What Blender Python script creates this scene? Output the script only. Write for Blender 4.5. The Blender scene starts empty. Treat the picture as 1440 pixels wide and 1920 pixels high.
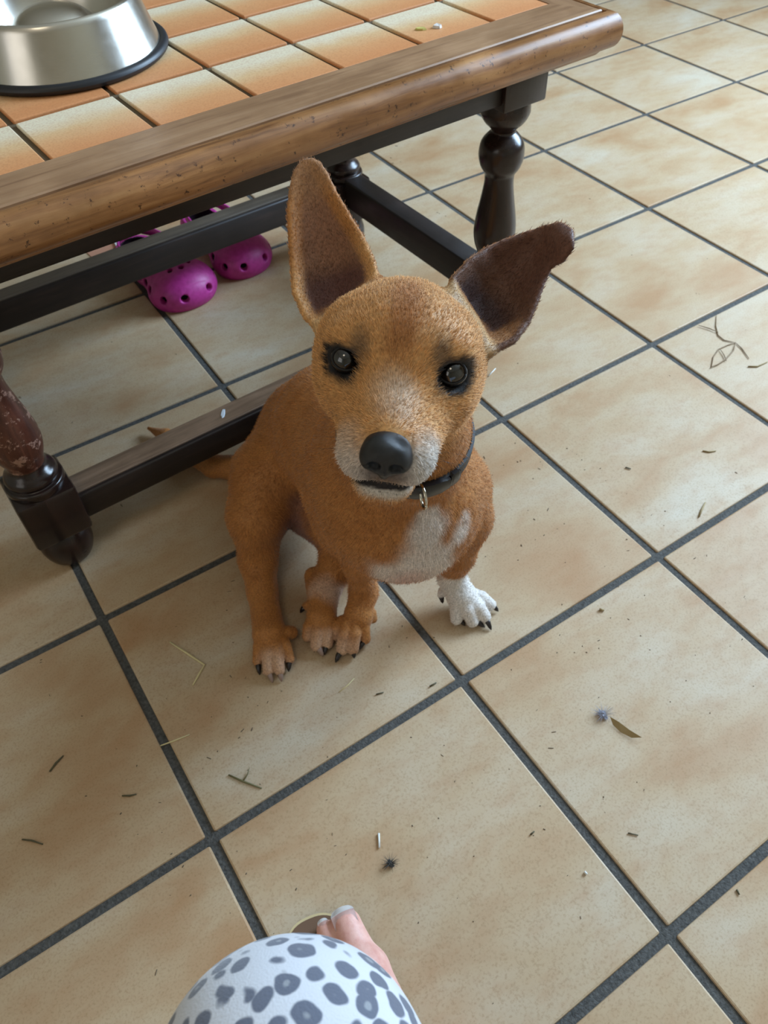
import bpy, bmesh, math, random
import numpy as np
from mathutils import Vector, Matrix
D={'cam': {'loc': [0.0177, -0.3401, 0.846], 'right': [0.8342035580512009, -0.5509309821110113, -0.024072321962649745], 'up': [0.4319234355991755, 0.625620197182045, 0.6496472232340835], 'back': [-0.34285065190937275, -0.5523354251048422, 0.7598545970493491], 'lens': 27.452}, 'head': {'o': [0.2364, -0.0118, 0.5253], 'X': [0.7761236218409381, -0.6214206168184813, -0.10709127234953679], 'Y': [0.23619027692047076, 0.12901539747951268, 0.9631039301661242], 'Z': [-0.5846762152753743, -0.7727816277617768, 0.24690540513549442]}, 'ears': [[[[0.2232, 0.0639, 0.5151], [0.2296, 0.0638, 0.517], [0.2356, 0.063, 0.5194], [0.2412, 0.0617, 0.5223], [0.2464, 0.0596, 0.5257], [0.2513, 0.0569, 0.5297], [0.2556, 0.0536, 0.5341]], [[0.2182, 0.0764, 0.5206], [0.2312, 0.0833, 0.5158], [0.2425, 0.0862, 0.5142], [0.2519, 0.0849, 0.5157], [0.2589, 0.0797, 0.5204], [0.2635, 0.0706, 0.5281], [0.2654, 0.0576, 0.5388]], [[0.2208, 0.095, 0.5301], [0.2357, 0.1039, 0.5237], [0.2486, 0.1077, 0.5209], [0.2591, 0.1067, 0.5217], [0.2671, 0.1008, 0.5259], [0.2721, 0.0902, 0.5336], [0.2738, 0.0749, 0.5447]], [[0.2328, 0.1181, 0.5365], [0.2446, 0.1228, 0.5334], [0.255, 0.1241, 0.5325], [0.2638, 0.1222, 0.5338], [0.2709, 0.1172, 0.5372], [0.2761, 0.1089, 0.5428], [0.2792, 0.0976, 0.5505]], [[0.2414, 0.1343, 0.5469], [0.2507, 0.1371, 0.5452], [0.259, 0.1377, 0.545], [0.2663, 0.136, 0.5462], [0.2724, 0.1321, 0.5488], [0.2772, 0.1261, 0.5527], [0.2807, 0.1179, 0.558]], [[0.251, 0.1513, 0.5557], [0.2582, 0.1528, 0.5551], [0.2646, 0.1529, 0.5554], [0.2703, 0.1514, 0.5566], [0.2753, 0.1484, 0.5587], [0.2794, 0.1439, 0.5616], [0.2826, 0.1379, 0.5655]], [[0.2621, 0.1662, 0.5636], [0.2671, 0.1667, 0.564], [0.2717, 0.1664, 0.5647], [0.276, 0.1653, 0.566], [0.2798, 0.1635, 0.5676], [0.2833, 0.1609, 0.5697], [0.2862, 0.1575, 0.5721]], [[0.2725, 0.177, 0.5696], [0.2756, 0.1767, 0.5698], [0.2785, 0.1761, 0.5702], [0.2812, 0.175, 0.5708], [0.2837, 0.1736, 0.5716], [0.2859, 0.1717, 0.5726], [0.288, 0.1695, 0.5738]], [[0.2816, 0.1811, 0.5727], [0.2825, 0.1805, 0.5729], [0.2834, 0.1799, 0.5731], [0.2843, 0.1793, 0.5733], [0.2852, 0.1786, 0.5735], [0.2861, 0.178, 0.5737], [0.287, 0.1774, 0.5738]]], [[[0.3039, 0.0209, 0.5374], [0.3051, 0.0165, 0.5323], [0.3058, 0.0115, 0.5277], [0.306, 0.006, 0.5235], [0.3057, -0.0002, 0.52], [0.305, -0.0069, 0.517], [0.3038, -0.0141, 0.5146]], [[0.3105, 0.0311, 0.5399], [0.3172, 0.0315, 0.5275], [0.3211, 0.0281, 0.5179], [0.322, 0.021, 0.5115], [0.32, 0.0106, 0.5082], [0.3152, -0.0031, 0.5084], [0.3074, -0.0197, 0.5121]], [[0.331, 0.0389, 0.543], [0.3391, 0.0395, 0.529], [0.3436, 0.0356, 0.5184], [0.3446, 0.0275, 0.5112], [0.342, 0.0153, 0.5077], [0.3358, -0.0004, 0.5081], [0.326, -0.0196, 0.5127]], [[0.3519, 0.0438, 0.5428], [0.3572, 0.0416, 0.5324], [0.3599, 0.0364, 0.5241], [0.3601, 0.0283, 0.5182], [0.3578, 0.0176, 0.5148], [0.3529, 0.0044, 0.5139], [0.3455, -0.0111, 0.5158]], [[0.3674, 0.0421, 0.5446], [0.3705, 0.0393, 0.537], [0.3719, 0.0346, 0.5308], [0.3715, 0.0279, 0.5263], [0.3693, 0.0194, 0.5234], [0.3652, 0.0092, 0.5223], [0.3594, -0.0026, 0.523]], [[0.3818, 0.0389, 0.5462], [0.3833, 0.0364, 0.5411], [0.3836, 0.0326, 0.537], [0.3827, 0.0277, 0.5339], [0.3807, 0.0217, 0.5317], [0.3776, 0.0146, 0.5306], [0.3733, 0.0064, 0.5305]], [[0.3925, 0.0334, 0.5497], [0.3913, 0.0301, 0.547], [0.3897, 0.0264, 0.5445], [0.3878, 0.0225, 0.5423], [0.3857, 0.0183, 0.5403], [0.3832, 0.0139, 0.5386], [0.3805, 0.0092, 0.5371]], [[0.3986, 0.0244, 0.5551], [0.3948, 0.0192, 0.5543], [0.3915, 0.0147, 0.553], [0.3889, 0.0107, 0.5513], [0.3869, 0.0074, 0.5491], [0.3855, 0.0046, 0.5464], [0.3847, 0.0023, 0.5433]], [[0.3992, 0.0129, 0.5549], [0.397, 0.0103, 0.5548], [0.3951, 0.0081, 0.5545], [0.3935, 0.0061, 0.5539], [0.3922, 0.0044, 0.5531], [0.3913, 0.003, 0.5521], [0.3906, 0.0019, 0.5509]]]], 'collar_pts': [[0.3396, 0.0381, 0.3871], [0.2714, 0.0018, 0.3799], [0.2588, 0.1024, 0.3973]], 'body': [[[0.3, 0.085, 0.275], [0.332, 0.25, 0.215], 0.083, 0.075, 0.03], [[0.332, 0.25, 0.215], [0.35, 0.362, 0.105], 0.075, 0.078, 0.03], [[0.2783, 0.0388, 0.4792], [0.2866, 0.0564, 0.3794], 0.05, 0.05075060263376721, 0.025], [[0.2865, 0.0557, 0.3834], [0.302, 0.108, 0.31], 0.05075060263376721, 0.072, 0.022], [[0.2928, 0.0668, 0.2592], [0.2928, 0.0668, 0.2602], 0.048, 0.048, 0.03], [[0.362, 0.0632, 0.268], [0.365, 0.0536, 0.236], 0.026, 0.021, 0.022], [[0.3052, 0.2946, 0.0815], [0.3155, 0.2035, 0.099], 0.056, 0.05, 0.02], [[0.2655, 0.1447, 0.2442], [0.2655, 0.1348, 0.2108], 0.03, 0.032, 0.025], [[0.3251, 0.329, 0.155], [0.2551, 0.3131, 0.1316], 0.058, 0.044, 0.03], [[0.2551, 0.3131, 0.1316], [0.2184, 0.2836, 0.1068], 0.044, 0.036, 0.02], [[0.2184, 0.2836, 0.1068], [0.2023, 0.2716, 0.0382], 0.034, 0.024, 0.015], [[0.2023, 0.2716, 0.0382], [0.1863, 0.2334, 0.024], 0.024, 0.019, 0.01], [[0.1863, 0.2334, 0.024], [0.1645, 0.1746, 0.02], 0.018, 0.0195, 0.008], [[0.1645, 0.1746, 0.02], [0.1623, 0.1684, 0.018], 0.0195, 0.0145, 0.006], [[0.3492, 0.2197, 0.0865], [0.2876, 0.2022, 0.05], 0.04, 0.026, 0.02], [[0.2893, 0.2056, 0.045], [0.2522, 0.1883, 0.03], 0.025, 0.02, 0.01], [[0.2514, 0.214, 0.03], [0.2474, 0.205, 0.026], 0.012, 0.012, 0.008], [[0.2522, 0.1883, 0.03], [0.2286, 0.1575, 0.022], 0.02, 0.018, 0.008], [[0.2286, 0.1575, 0.022], [0.2243, 0.1544, 0.02], 0.018, 0.0145, 0.006], [[0.2738, 0.1395, 0.1915], [0.2821, 0.1466, 0.1149], 0.034, 0.019, 0.022], [[0.2821, 0.1466, 0.1149], [0.2863, 0.148, 0.05], 0.0185, 0.0155, 0.012], [[0.291, 0.1422, 0.045], [0.2905, 0.1404, 0.043], 0.009, 0.009, 0.008], [[0.2863, 0.148, 0.05], [0.2679, 0.1322, 0.026], 0.0155, 0.0175, 0.01], [[0.2679, 0.1322, 0.026], [0.2609, 0.1303, 0.02], 0.017, 0.014, 0.006], [[0.3608, 0.054, 0.2213], [0.3709, 0.0718, 0.1401], 0.025, 0.0175, 0.02], [[0.3709, 0.0718, 0.1401], [0.3871, 0.1015, 0.05], 0.017, 0.0155, 0.012], [[0.3871, 0.1015, 0.05], [0.3915, 0.0834, 0.026], 0.0155, 0.0185, 0.01], [[0.3915, 0.0834, 0.026], [0.3926, 0.0797, 0.02], 0.018, 0.0155, 0.006], [[0.3161, 0.43, 0.038], [0.2653, 0.4472, 0.022], 0.02, 0.0195, 0.006], [[0.2653, 0.4472, 0.022], [0.2331, 0.4818, 0.016], 0.0195, 0.0165, 0.006], [[0.2331, 0.4818, 0.016], [0.2131, 0.5347, 0.013], 0.0165, 0.014, 0.006], [[0.2131, 0.5347, 0.013], [0.2015, 0.5851, 0.013], 0.014, 0.011, 0.006], [[0.2015, 0.5851, 0.013], [0.1866, 0.6212, 0.01], 0.011, 0.003, 0.006]], 'toes': [[[0.1552, 0.1799, 0.019], [0.1368, 0.1561, 0.009], 0.007392000000000001, 0.0062], [[0.1596, 0.1702, 0.023], [0.1416, 0.1372, 0.01], 0.007840000000000001, 0.0066], [[0.1678, 0.1647, 0.023], [0.1532, 0.1302, 0.01], 0.007840000000000001, 0.0066], [[0.1765, 0.1654, 0.019], [0.1706, 0.1367, 0.009], 0.007392000000000001, 0.0062], [[0.1785, 0.1666, 0.018], [0.19, 0.167, 0.012], 0.007840000000000001, 0.0085], [[0.2183, 0.1613, 0.02], [0.2047, 0.1513, 0.012], 0.008736, 0.0074], [[0.2214, 0.1514, 0.024], [0.2069, 0.134, 0.011], 0.008960000000000001, 0.0074], [[0.2298, 0.1491, 0.022], [0.2201, 0.1294, 0.01], 0.008736, 0.0072], [[0.23, 0.1724, 0.026], [0.2232, 0.1842, 0.022], 0.007840000000000001, 0.006], [[0.2481, 0.1384, 0.022], [0.2324, 0.1332, 0.011], 0.008512, 0.007], [[0.2514, 0.1305, 0.027], [0.2301, 0.1117, 0.01], 0.008736, 0.0072], [[0.259, 0.1253, 0.027], [0.2418, 0.1046, 0.01], 0.008736, 0.0072], [[0.2695, 0.1276, 0.022], [0.262, 0.1082, 0.01], 0.008288000000000002, 0.0068], [[0.2814, 0.1312, 0.024], [0.2831, 0.1233, 0.018], 0.007840000000000001, 0.006], [[0.3869, 0.0859, 0.022], [0.3728, 0.0683, 0.01], 0.009856000000000002, 0.008], [[0.3889, 0.0754, 0.026], [0.3874, 0.0545, 0.01], 0.010304, 0.0085], [[0.3954, 0.0729, 0.026], [0.4035, 0.0512, 0.01], 0.010304, 0.0085], [[0.4044, 0.0799, 0.022], [0.4206, 0.0609, 0.01], 0.009856000000000002, 0.008], [[0.3792, 0.1017, 0.026], [0.3729, 0.1031, 0.02], 0.006720000000000001, 0.0045]], 'claws': [[[0.1368, 0.1561, 0.009], [0.1313, 0.1419, 0.003], 0.0034], [[0.1416, 0.1372, 0.01], [0.1393, 0.1242, 0.002], 0.0034], [[0.1532, 0.1302, 0.01], [0.149, 0.1193, 0.002], 0.0034], [[0.1706, 0.1367, 0.009], [0.1624, 0.126, 0.003], 0.0034], [[0.19, 0.167, 0.012], [0.1893, 0.16, 0.007], 0.0034], [[0.2047, 0.1513, 0.012], [0.2079, 0.1406, 0.006], 0.0036], [[0.2069, 0.134, 0.011], [0.2081, 0.1207, 0.003], 0.004], [[0.2201, 0.1294, 0.01], [0.21, 0.1213, 0.003], 0.0034], [[0.2232, 0.1842, 0.022], [0.2132, 0.1848, 0.014], 0.0034], [[0.2324, 0.1332, 0.011], [0.2249, 0.1279, 0.005], 0.0034], [[0.2301, 0.1117, 0.01], [0.2163, 0.1051, 0.002], 0.0038], [[0.2418, 0.1046, 0.01], [0.2381, 0.0967, 0.003], 0.0036], [[0.262, 0.1082, 0.01], [0.2486, 0.1024, 0.004], 0.0034], [[0.2831, 0.1233, 0.018], [0.281, 0.1216, 0.011], 0.0034], [[0.3728, 0.0683, 0.01], [0.3789, 0.0579, 0.002], 0.0034], [[0.3874, 0.0545, 0.01], [0.3979, 0.0421, 0.002], 0.0036], [[0.4035, 0.0512, 0.01], [0.4021, 0.0345, 0.002], 0.0036], [[0.4206, 0.0609, 0.01], [0.4262, 0.0508, 0.003], 0.0036], [[0.3729, 0.1031, 0.02], [0.3713, 0.0959, 0.012], 0.0034]], 'tagring': [0.2604, -0.0084, 0.3833], 'chestw': [[[0.286, 0.0222, 0.3223], 0.013], [[0.2845, 0.0179, 0.3054], 0.02], [[0.3116, 0.0131, 0.2878], 0.015], [[0.2806, 0.0201, 0.2789], 0.024], [[0.2607, 0.0306, 0.2579], 0.026], [[0.2826, 0.0139, 0.2556], 0.026], [[0.25, 0.0505, 0.2675], 0.006], [[0.3197, 0.015, 0.2994], 0.008]], 'pink': [[[0.2703, 0.0269, 0.2463], 0.02], [[0.275, 0.2625, 0.0841], 0.03]], 'white_paw': [0.3913, 0.067, 0.02], 'white_hind': [0.2541, 0.1823, 0.0296], 'pawtips': [[0.1476, 0.1349, 0.01], [0.209, 0.1287, 0.01], [0.2334, 0.1121, 0.01]], 'thighdark': [[[0.2609, 0.2818, 0.1313], 0.03], [[0.2312, 0.2562, 0.0992], 0.028]], 'straws': [["pale yellow straw bent into a sharp V near the dog's hind paw", [[0.059, 0.2474, 0.0025], [0.071, 0.219, 0.0025], [0.0814, 0.193, 0.0025], [0.0698, 0.1849, 0.0025], [0.0579, 0.1757, 0.0025]], 0.00138, (0.72, 0.62, 0.34)], ['dark green grass stem with a side sprig lying below the dog on a tile', [[0.0449, 0.0515, 0.0025], [0.0549, 0.0361, 0.0025], [0.0685, 0.0176, 0.0025]], 0.00125, (0.16, 0.14, 0.06)], ['short dark brown twig slanting on the tile at the far left', [[-0.1206, 0.1676, 0.0025], [-0.1115, 0.1733, 0.0025], [-0.1015, 0.1772, 0.0025]], 0.00138, (0.09, 0.075, 0.035)], ['small dark forked straw bit left of the long grout joint', [[-0.0627, 0.096, 0.0025], [-0.0558, 0.0914, 0.0025], [-0.0488, 0.0888, 0.0025]], 0.00112, (0.09, 0.075, 0.035)], ['thin curved brown hair-like stem near the lower left picture edge', [[-0.1686, 0.1113, 0.0025], [-0.1604, 0.1045, 0.0025], [-0.1516, 0.094, 0.0025]], 0.001, (0.09, 0.075, 0.035)], ['fine pale straw lying across the dark grout joint', [[-0.0049, 0.1263, 0.0025], [0.0102, 0.1231, 0.0025], [0.0287, 0.12, 0.0025]], 0.001, (0.72, 0.62, 0.34)], ['short white matchstick-like bit standing out above the grey fluff near the toes', [[0.1488, -0.0946, 0.0025], [0.1413, -0.1071, 0.0025]], 0.00162, (0.75, 0.75, 0.7)], ['thin brown curled stem at the right edge beside the grass tangle', [[1.0733, 0.1955, 0.0025], [1.0855, 0.1869, 0.0025], [1.1099, 0.1851, 0.0025]], 0.00138, (0.33, 0.24, 0.11)], ['pale straw slanting upright on the right tile above a grout joint', [[0.7566, 0.0161, 0.0025], [0.7694, 0.0228, 0.0025], [0.7844, 0.0294, 0.0025]], 0.0015, (0.33, 0.24, 0.11)], ['short flat straw lying level on the right tile', [[0.8607, 0.1025, 0.0025], [0.8668, 0.0955, 0.0025], [0.877, 0.0912, 0.0025]], 0.00125, (0.33, 0.24, 0.11)], ['small dark splinter on the tile right of the dog', [[0.7415, 0.1434, 0.0025], [0.7456, 0.1365, 0.0025]], 0.00138, (0.09, 0.075, 0.035)], ["bright sliver of white paper beside the dog's right-hand ear", [[0.7061, 0.4235, 0.0025], [0.7277, 0.432, 0.0025]], 0.0015, (0.75, 0.75, 0.7)], ['small dark sliver below the dog near a grout crossing', [[0.2931, 0.0143, 0.0025], [0.3023, 0.014, 0.0025]], 0.0015, (0.09, 0.075, 0.035)], ["thin pale hair of straw in front of the dog's paws", [[0.1998, 0.0691, 0.0025], [0.213, 0.0712, 0.0025], [0.2243, 0.0747, 0.0025]], 0.00075, (0.72, 0.62, 0.34)], ["short tan splinter in front of the dog's paws", [[0.2342, 0.0416, 0.0025], [0.243, 0.039, 0.0025]], 0.00125, (0.09, 0.075, 0.035)], ['tiny dark splinter on the middle tile right of the toes', [[0.2803, -0.1843, 0.0025], [0.2857, -0.1839, 0.0025]], 0.00125, (0.09, 0.075, 0.035)], ['thin brown fibre on the lower right tile', [[0.3657, -0.2397, 0.0025], [0.3728, -0.2471, 0.0025]], 0.001, (0.09, 0.075, 0.035)], ['small dark splinter beyond the lower right grout line', [[0.4156, -0.3393, 0.0025], [0.4138, -0.344, 0.0025]], 0.00138, (0.09, 0.075, 0.035)], ['white rice-like grain beside the long right grout line', [[0.3015, -0.2428, 0.0025], [0.3019, -0.2462, 0.0025]], 0.00187, (0.75, 0.75, 0.7)], ['tan chip of bark near the upper right grout joint of the floor', [[0.5348, -0.019, 0.0025], [0.5387, -0.0236, 0.0025]], 0.00225, (0.33, 0.24, 0.11)]], 'tangle': [[[1.1412, 0.3216, 0.003], [1.1161, 0.3008, 0.003], [1.099, 0.2811, 0.003], [1.0967, 0.2662, 0.003], [1.1071, 0.2498, 0.003]], [[1.0925, 0.3195, 0.003], [1.1004, 0.3025, 0.003], [1.1049, 0.2863, 0.003]], [[1.1071, 0.2498, 0.003], [1.0922, 0.2531, 0.003], [1.0699, 0.2545, 0.003], [1.0459, 0.245, 0.003], [1.0213, 0.2279, 0.003]], [[1.1071, 0.2498, 0.003], [1.0869, 0.2372, 0.003], [1.0588, 0.229, 0.003], [1.0346, 0.2271, 0.003], [1.0199, 0.2289, 0.003]], [[1.1071, 0.2498, 0.003], [1.1031, 0.2328, 0.003], [1.0909, 0.2081, 0.003]], [[1.0713, 0.2535, 0.003], [1.0637, 0.2377, 0.003], [1.0544, 0.2252, 0.003]]], 'leaf': [[0.4406, -0.1346, 0.003], [0.4445, -0.1451, 0.003], [0.4475, -0.1589, 0.003], [0.4525, -0.1731, 0.003], [0.4445, -0.1662, 0.003], [0.4391, -0.1548, 0.003], [0.4381, -0.1432, 0.003]], 'fluff': [[0.4368, -0.1276, 0.005], [0.1423, -0.1267, 0.004]], 'stretcher_chip': [0.2633, 0.4718, 0.1128], 'scrap': [[0.2842, 1.199, 0.002], [0.3476, 1.2108, 0.002], [0.3427, 1.1766, 0.002], [0.2866, 1.1682, 0.002]], 'scrapw': [[0.3438, 1.1975, 0.006], [0.3729, 1.2071, 0.006], [0.3685, 1.1722, 0.006], [0.3397, 1.1656, 0.006]], 'topchips': [[0.6183, 0.5057, 0.516], [0.6384, 0.4991, 0.516]], 'clogs': [[[0.393, 0.884, 0], [0.352, 1.12, 0]], [[0.533, 0.915, 0], [0.503, 1.16, 0]]], 'table': {'A': [0.0054, 0.4585, 0.0], 'yaw': 2.5, 'L': 0.745, 'W': 0.42}, 'toeknee': {'big': [[0.069, -0.1523, 0.022], [0.0664, -0.1836, 0.024]], 'second': [[0.0523, -0.1428, 0.018], [0.0462, -0.1585, 0.02]]}}

SC = bpy.context.scene
COL = SC.collection
rng = np.random.default_rng(7)
random.seed(7)
R_ = math.radians

# ------------------------------------------------------------------ camera
cd = bpy.data.cameras.new('camera')
cam = bpy.data.objects.new('camera', cd)
COL.objects.link(cam)
c = D['cam']
cam.matrix_world = Matrix((
    (c['right'][0], c['up'][0], c['back'][0], c['loc'][0]),
    (c['right'][1], c['up'][1], c['back'][1], c['loc'][1]),
    (c['right'][2], c['up'][2], c['back'][2], c['loc'][2]),
    (0, 0, 0, 1)))
cd.sensor_fit = 'VERTICAL'
cd.sensor_height = 36.0
cd.lens = c['lens']
cd.clip_start = 0.02
cd.dof.use_dof = True
cd.dof.focus_distance = 0.60
cd.dof.aperture_fstop = 16.0
SC.camera = cam

# ------------------------------------------------------------------ light
w = bpy.data.worlds.new('world')
SC.world = w
w.use_nodes = True
w.node_tree.nodes['Background'].inputs[0].default_value = (0.75, 0.85, 1.0, 1)
w.node_tree.nodes['Background'].inputs[1].default_value = 0.6
SC.view_settings.view_transform = 'Standard'
SC.view_settings.look = 'None'
SC.view_settings.gamma = 1.0
SC.view_settings.use_curve_mapping = False
SC.view_settings.exposure = 0.08

ROOM = dict(x0=-2.31, x1=2.97, y0=-2.31, y1=4.29, h=2.5)
def area(name, loc, target, sx, sy, power, col):
    l = bpy.data.lights.new(name, 'AREA')
    l.shape = 'RECTANGLE'; l.size = sx; l.size_y = sy
    l.energy = power; l.color = col
    o = bpy.data.objects.new(name, l); COL.objects.link(o)
    o.location = loc
    o.rotation_euler = (Vector(target) - Vector(loc)).to_track_quat('-Z', 'Z').to_euler()
    return o
# daylight through the right wall's window; left and overhead lights are added fill
area('daylight_right', (2.90, 0.15, 1.55), (0.0, 0.15, 0.55), 1.4, 1.3, 165, (0.55, 0.76, 1.0))
area('fill_left', (-2.24, -0.6, 1.5), (0, -0.6, 1.5), 1.4, 1.3, 6, (1.0, 0.90, 0.74))  # added warm fill from the left, to soften the ambience
area('fill_overhead', (-0.7, -0.6, 2.36), (-0.7, -0.6, 0), 0.45, 0.45, 3.4, (1.0, 0.86, 0.66))  # added warm fill from above; no fixture is modelled

# ------------------------------------------------------------------ helpers
def tag(o, label=None, cat=None, group=None, kind=None):
    if label: o['label'] = label
    if cat: o['category'] = cat
    if group: o['group'] = group
    if kind: o['kind'] = kind
    return o

def empty(name, loc=(0, 0, 0), rz=0.0):
    o = bpy.data.objects.new(name, None)
    COL.objects.link(o); o.location = loc; o.rotation_euler = (0, 0, rz)
    o.empty_display_size = 0.05
    return o

def link(name, me, mat=None, parent=None, smooth=True):
    if mat is not None and not me.materials:
        me.materials.append(mat)
    if smooth and len(me.polygons):
        me.polygons.foreach_set('use_smooth', np.ones(len(me.polygons), bool))
    o = bpy.data.objects.new(name, me)
    COL.objects.link(o)
    if parent is not None:
        o.parent = parent
    return o

def from_bm(name, bm, mat=None, parent=None, smooth=False):
    me = bpy.data.meshes.new(name)
    bm.normal_update()
    bm.to_mesh(me); bm.free()
    return link(name, me, mat, parent, smooth)

def autosmooth(o, deg=35):
    me = o.data
    me.polygons.foreach_set('use_smooth', np.ones(len(me.polygons), bool))
    bm = bmesh.new(); bm.from_mesh(me)
    lim = math.radians(deg)
    for e in bm.edges:
        if len(e.link_faces) == 2 and e.calc_face_angle(0) > lim:
            e.smooth = False
    bm.to_mesh(me); bm.free()
    return o

def box_bm(bm, x0, x1, y0, y1, z0, z1, bev=0.0, seg=2):
    r = bmesh.ops.create_cube(bm, size=1.0)
    vs = r['verts']
    for v in vs:
        v.co = Vector(((x0 + x1) / 2 + v.co.x * (x1 - x0), (y0 + y1) / 2 + v.co.y * (y1 - y0), (z0 + z1) / 2 + v.co.z * (z1 - z0)))
    if bev > 0:
        es = list({e for v in vs for e in v.link_edges})
        bmesh.ops.bevel(bm, geom=es, offset=bev, segments=seg, profile=0.5, affect='EDGES')
    return bm

def lathe_bm(bm, prof, n=32, cx=0, cy=0):
    rings = []
    for r, z in prof:
        if r < 1e-5:
            rings.append([bm.verts.new((cx, cy, z))])
        else:
            rings.append([bm.verts.new((cx + r * math.cos(2 * math.pi * i / n), cy + r * math.sin(2 * math.pi * i / n), z)) for i in range(n)])
    for a, b in zip(rings, rings[1:]):
        for i in range(n):
            j = (i + 1) % n
            if len(a) == 1 and len(b) == 1: continue
            if len(a) == 1: bm.faces.new((a[0], b[j], b[i]))
            elif len(b) == 1: bm.faces.new((a[i], a[j], b[0]))
            else: bm.faces.new((a[i], a[j], b[j], b[i]))
    return bm

def tube_bm(bm, pts, r, n=6, taper=None):
    pts = [Vector(p) for p in pts]
    rings = []
    for i, p in enumerate(pts):
        t = (pts[min(i + 1, len(pts) - 1)] - pts[max(i - 1, 0)]).normalized()
        a = t.cross(Vector((0, 0, 1)))
        if a.length < 1e-3: a = t.cross(Vector((1, 0, 0)))
        a.normalize(); b = t.cross(a)
        rr = r if taper is None else r * taper[i]
        rings.append([bm.verts.new(p + a * (rr * math.cos(2 * math.pi * k / n)) + b * (rr * math.sin(2 * math.pi * k / n))) for k in range(n)])
    for A, B in zip(rings, rings[1:]):
        for k in range(n):
            bm.faces.new((A[k], A[(k + 1) % n], B[(k + 1) % n], B[k]))
    bm.faces.new(rings[0][::-1]); bm.faces.new(rings[-1])
    return bm

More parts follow.
